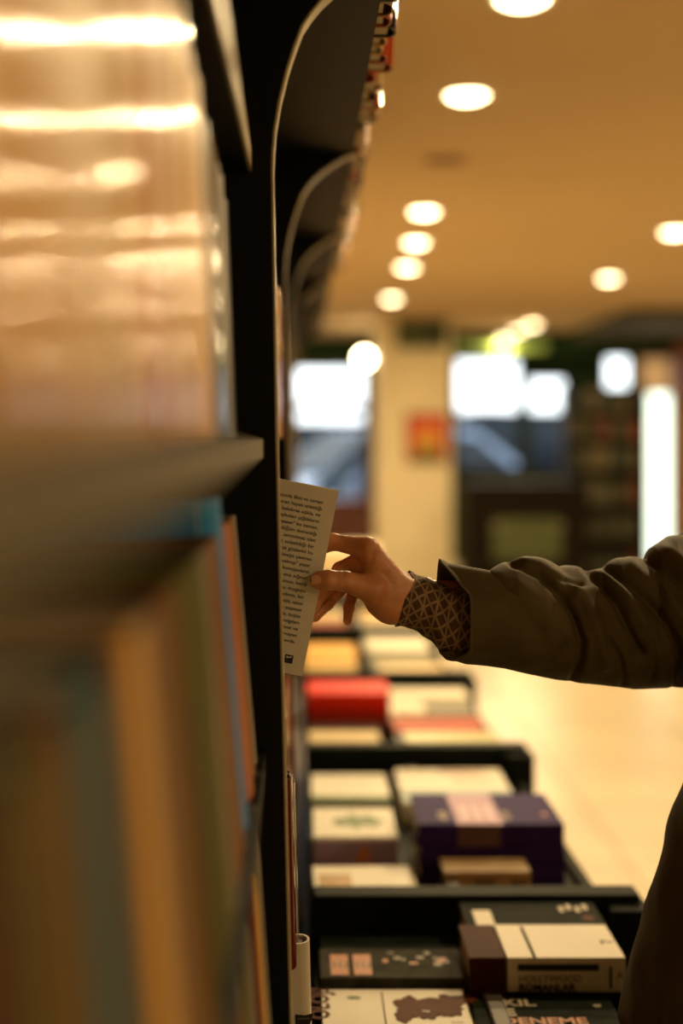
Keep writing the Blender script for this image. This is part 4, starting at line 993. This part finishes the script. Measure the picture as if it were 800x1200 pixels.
def pdist(px, py, line):
    best = 1e9
    for (x0, y0), (x1, y1) in zip(line[:-1], line[1:]):
        dx, dy = x1-x0, y1-y0; t = max(0, min(1, ((px-x0)*dx+(py-y0)*dy)/(dx*dx+dy*dy)))
        best = min(best, math.hypot(px-x0-t*dx, py-y0-t*dy))
    return best
NS, NA = 300, 150
vs = []; pxs = np.linspace(545, 918, NS)
for i, p in enumerate(pxs):
    for a in range(NA):
        th = 2*PI*a/NA                     # 0 = toward camera (-Y), pi/2 = up
        up = max(0, math.sin(th)); back = (1-math.cos(th))/2
        # slanted cuff opening: the far rim reaches further toward the hand
        sh = -30*min(1, max(0, (back-0.10)/0.35))*math.exp(-(p-545)/22)
        q = p+sh
        Tq, Bq = ip(TOP, q), ip(BOT, q)
        cz_, rz = (Tq+Bq)/2, (Bq-Tq)/2
        if p < 575: # near rim sits a little lower than the far collar tip
            low = (1-min(1, (p-545)/26))*max(0, 1-abs(th-0.95)/0.75 if th < PI else 0); rzt = rz*(1-0.22*low)
        else: rzt = rz
        Yc = depthc(q); sc = Yc/F; ry = rz*sc*.86
        disp = .0
        py = cz_-rzt*math.sin(th)
        front = max(0, math.cos(th))**.35 if math.cos(th) > 0 else 0
        for ln, w_, dd in CRE:
            if min(l[0] for l in ln)-18 < q < max(l[0] for l in ln)+18: disp -= dd*math.exp(-(pdist(q, py, ln)/w_)**2)*max(front, .25)
        for ln, w_, dd in RID:
            if min(l[0] for l in ln)-25 < q < max(l[0] for l in ln)+25: disp += dd*math.exp(-(pdist(q, py, ln)/w_)**2)*front
        disp += .0035*min(1, max(0, -math.cos(th)))*math.sin(q*.11+2*th)*math.sin(q*.047+th)
        if p < 549: disp += .0012
        disp *= 1.3; disp += (.0006*math.sin(q*.16+py*.07+2*math.sin(py*.04))+.0004*math.sin(q*.09-py*.13))*min(1, max(0, (q-548)/25))*max(0, math.cos(th)); r1 = rzt*sc+disp
        vs.append(((q-355)*sc, Yc-(ry+disp)*math.cos(th), EYE+(512-cz_)*sc+r1*math.sin(th)))
outer_n = len(vs)
fs = []
for i in range(NS-1):
    for a in range(NA): b_ = (a+1) % NA; fs.append((i*NA+a, i*NA+b_, (i+1)*NA+b_, (i+1)*NA+a))
# turned-in lining
base = len(vs)
for k in range(14):
    for a in range(NA):
        x, y, z = vs[a]; cx_, cy_, cz2 = (515+30-355)*depthc(545)/F, depthc(540), EYE+(512-722)*depthc(545)/F
        th = 2*PI*a/NA; s = .95-.012*k
        vs.append((x+.004*k*1.0+.0005, cy_+(y-cy_)*s, cz2+(z-cz2)*s))
for a in range(NA):
    b_ = (a+1) % NA; fs.append((a, base+a, base+b_, b_))
for k in range(13):
    for a in range(NA): b_ = (a+1) % NA; fs.append((base+k*NA+a, base+(k+1)*NA+a, base+(k+1)*NA+b_, base+k*NA+b_))
Ps, Qs = np.array(vs), np.array(fs)
coat = link('coat', nets_mesh([(Pc, Qc), (Ps, Qs)], 'coat'), M_coat, person); local(coat)
# seam and pocket flap on the hanging front
# ---- patterned shirt cuff
def cuff_mat():
    m = bpy.data.materials.new('trellis_knit'); m.use_nodes = True; nt = m.node_tree; b = nt.nodes['Principled BSDF']
    uv = nt.nodes.new('ShaderNodeUVMap'); sp_ = nt.nodes.new('ShaderNodeSeparateXYZ'); nt.links.new(uv.outputs[0], sp_.inputs[0])
    def M(op, a, b_=None):
        n = nt.nodes.new('ShaderNodeMath'); n.operation = op
        for i, v in enumerate((a, b_)):
            if v is None: continue
            if isinstance(v, (int, float)): n.inputs[i].default_value = v
            else: nt.links.new(v, n.inputs[i])
        return n.outputs[0]
    u, v = sp_.outputs[0], sp_.outputs[1]
    outs = []
    for a, w_ in ((M('ADD', u, v), .17), (M('SUBTRACT', u, v), .17), (M('ADD', M('MULTIPLY', u, 1.0), M('MULTIPLY', v, 0.0)), .10)):
        outs.append(M('LESS_THAN', M('ABSOLUTE', M('SUBTRACT', M('FRACT', a), .5)), w_/2+.02))
    tot = M('MAXIMUM', M('MAXIMUM', outs[0], outs[1]), outs[2])
    mx = nt.nodes.new('ShaderNodeMix'); mx.data_type = 'RGBA'; nt.links.new(tot, mx.inputs[0])
    mx.inputs[6].default_value = (.060, .026, .012, 1); mx.inputs[7].default_value = (.25, .16, .08, 1)
    nt.links.new(mx.outputs[2], b.inputs['Base Color']); b.inputs['Roughness'].default_value = .8
    bp = nt.nodes.new('ShaderNodeBump'); bp.inputs['Strength'].default_value = .6; bp.inputs['Distance'].default_value = .0008
    nt.links.new(tot, bp.inputs['Height']); nt.links.new(bp.outputs[0], b.inputs['Normal']); return m
CT = [(460, 674), (480, 671.5), (490, 675), (505, 681), (520, 687), (540, 690), (575, 694)]
CB = [(460, 731), (475, 733), (490, 738), (500, 745), (512, 758), (525, 767), (545, 770), (575, 770)]
NS2, NA2 = 70, 96; vs = []; uvs = []
for i in range(NS2):
    t = i/(NS2-1)
    for a in range(NA2):
        th = 2*PI*a/NA2; q = 471-8.5*-math.sin(th)+t*(100)*(1-.0*math.sin(th)) if True else 0
        Tq, Bq = ip(CT, q), ip(CB, q); cz_, rz = (Tq+Bq)/2, (Bq-Tq)/2; Yc = 1.472; sc = Yc/F
        disp = .0010*math.sin(q*.30+th*2)*min(1, t*3)+.0008*math.sin(q*.16-th*3)
        if t < .03: disp += .0006
        r1 = rz*sc+disp
        vs.append(((q-355)*sc, Yc-(.0285+.10*max(0, rz*sc-.027)+disp)*math.cos(th), EYE+(512-cz_)*sc+r1*math.sin(th))); uvs.append((t*7.0+.06*math.sin(th*3), a/NA2*12))
fs = []
for i in range(NS2-1):
    for a in range(NA2): b_ = (a+1) % NA2; fs.append((i*NA2+a, i*NA2+b_, (i+1)*NA2+b_, (i+1)*NA2+a))
me = mesh_from(vs, fs, 'shirt_cuff', True); ul = me.uv_layers.new(name='uv')
for p_ in me.polygons:
    hi_ = max(uvs[v][1] for v in p_.vertices)
    for li, vi in zip(p_.loop_indices, p_.vertices):
        u_, v_ = uvs[vi]
        if hi_ > 11 and v_ < 1: v_ += 12
        ul.data[li].uv = (u_, v_)
o = link('shirt_cuff', me, cuff_mat(), person); local(o); so = o.modifiers.new('s', 'SOLIDIFY'); so.thickness = .0016; so.offset = -1
o['label'] = 'brown and cream trellis patterned cuff'
# trousers and shoes
def trouser_sdf(X, Y, Z):
    d = ell(X, Y, Z, (.67, 1.53, .93), (.135, .185, .12))
    for yy in (1.44, 1.62):
        d = smin(d, cone(X, Y, Z, (.67, yy, .88), (.655, yy, .50), .100, .075), .03)
        d = smin(d, cone(X, Y, Z, (.655, yy, .50), (.672, yy, .09), .075, .062), .02)
    return np.maximum(d, .075-Z)+.002*np.sin(Z*60+Y*30)
Pt, Qt = surface_nets(trouser_sdf, (.50, 1.28, .05), (.84, 1.78, 1.08), .011)
o = link('trousers', nets_mesh([(Pt, Qt)], 'trousers'), mat('dark_trousers', (.02, .02, .025), .8, var=.2, scale=30), person); local(o)
def shoe_sdf(yy):
    def f(X, Y, Z):
        d = cone(X, Y, Z, (.69, yy, .055), (.56, yy, .035), .045, .034); d = smin(d, cone(X, Y, Z, (.69, yy, .06), (.68, yy, .13), .043, .045), .02)
        return np.maximum(d, .0-Z+.001)
    return f
for yy in (1.44, 1.62):
    Pq, Qq = surface_nets(shoe_sdf(yy), (.49, yy-.07, -.01), (.76, yy+.07, .16), .006)
    o = link('shoe', nets_mesh([(Pq, Qq)], 'shoe'), mat('black_leather', (.015, .012, .01), .35), person); local(o)
    o2 = MB().box((.515, yy-.04, 0), (.735, yy+.04, .012)).obj('sole', mat('sole', (.05, .04, .03), .8), o, .004)
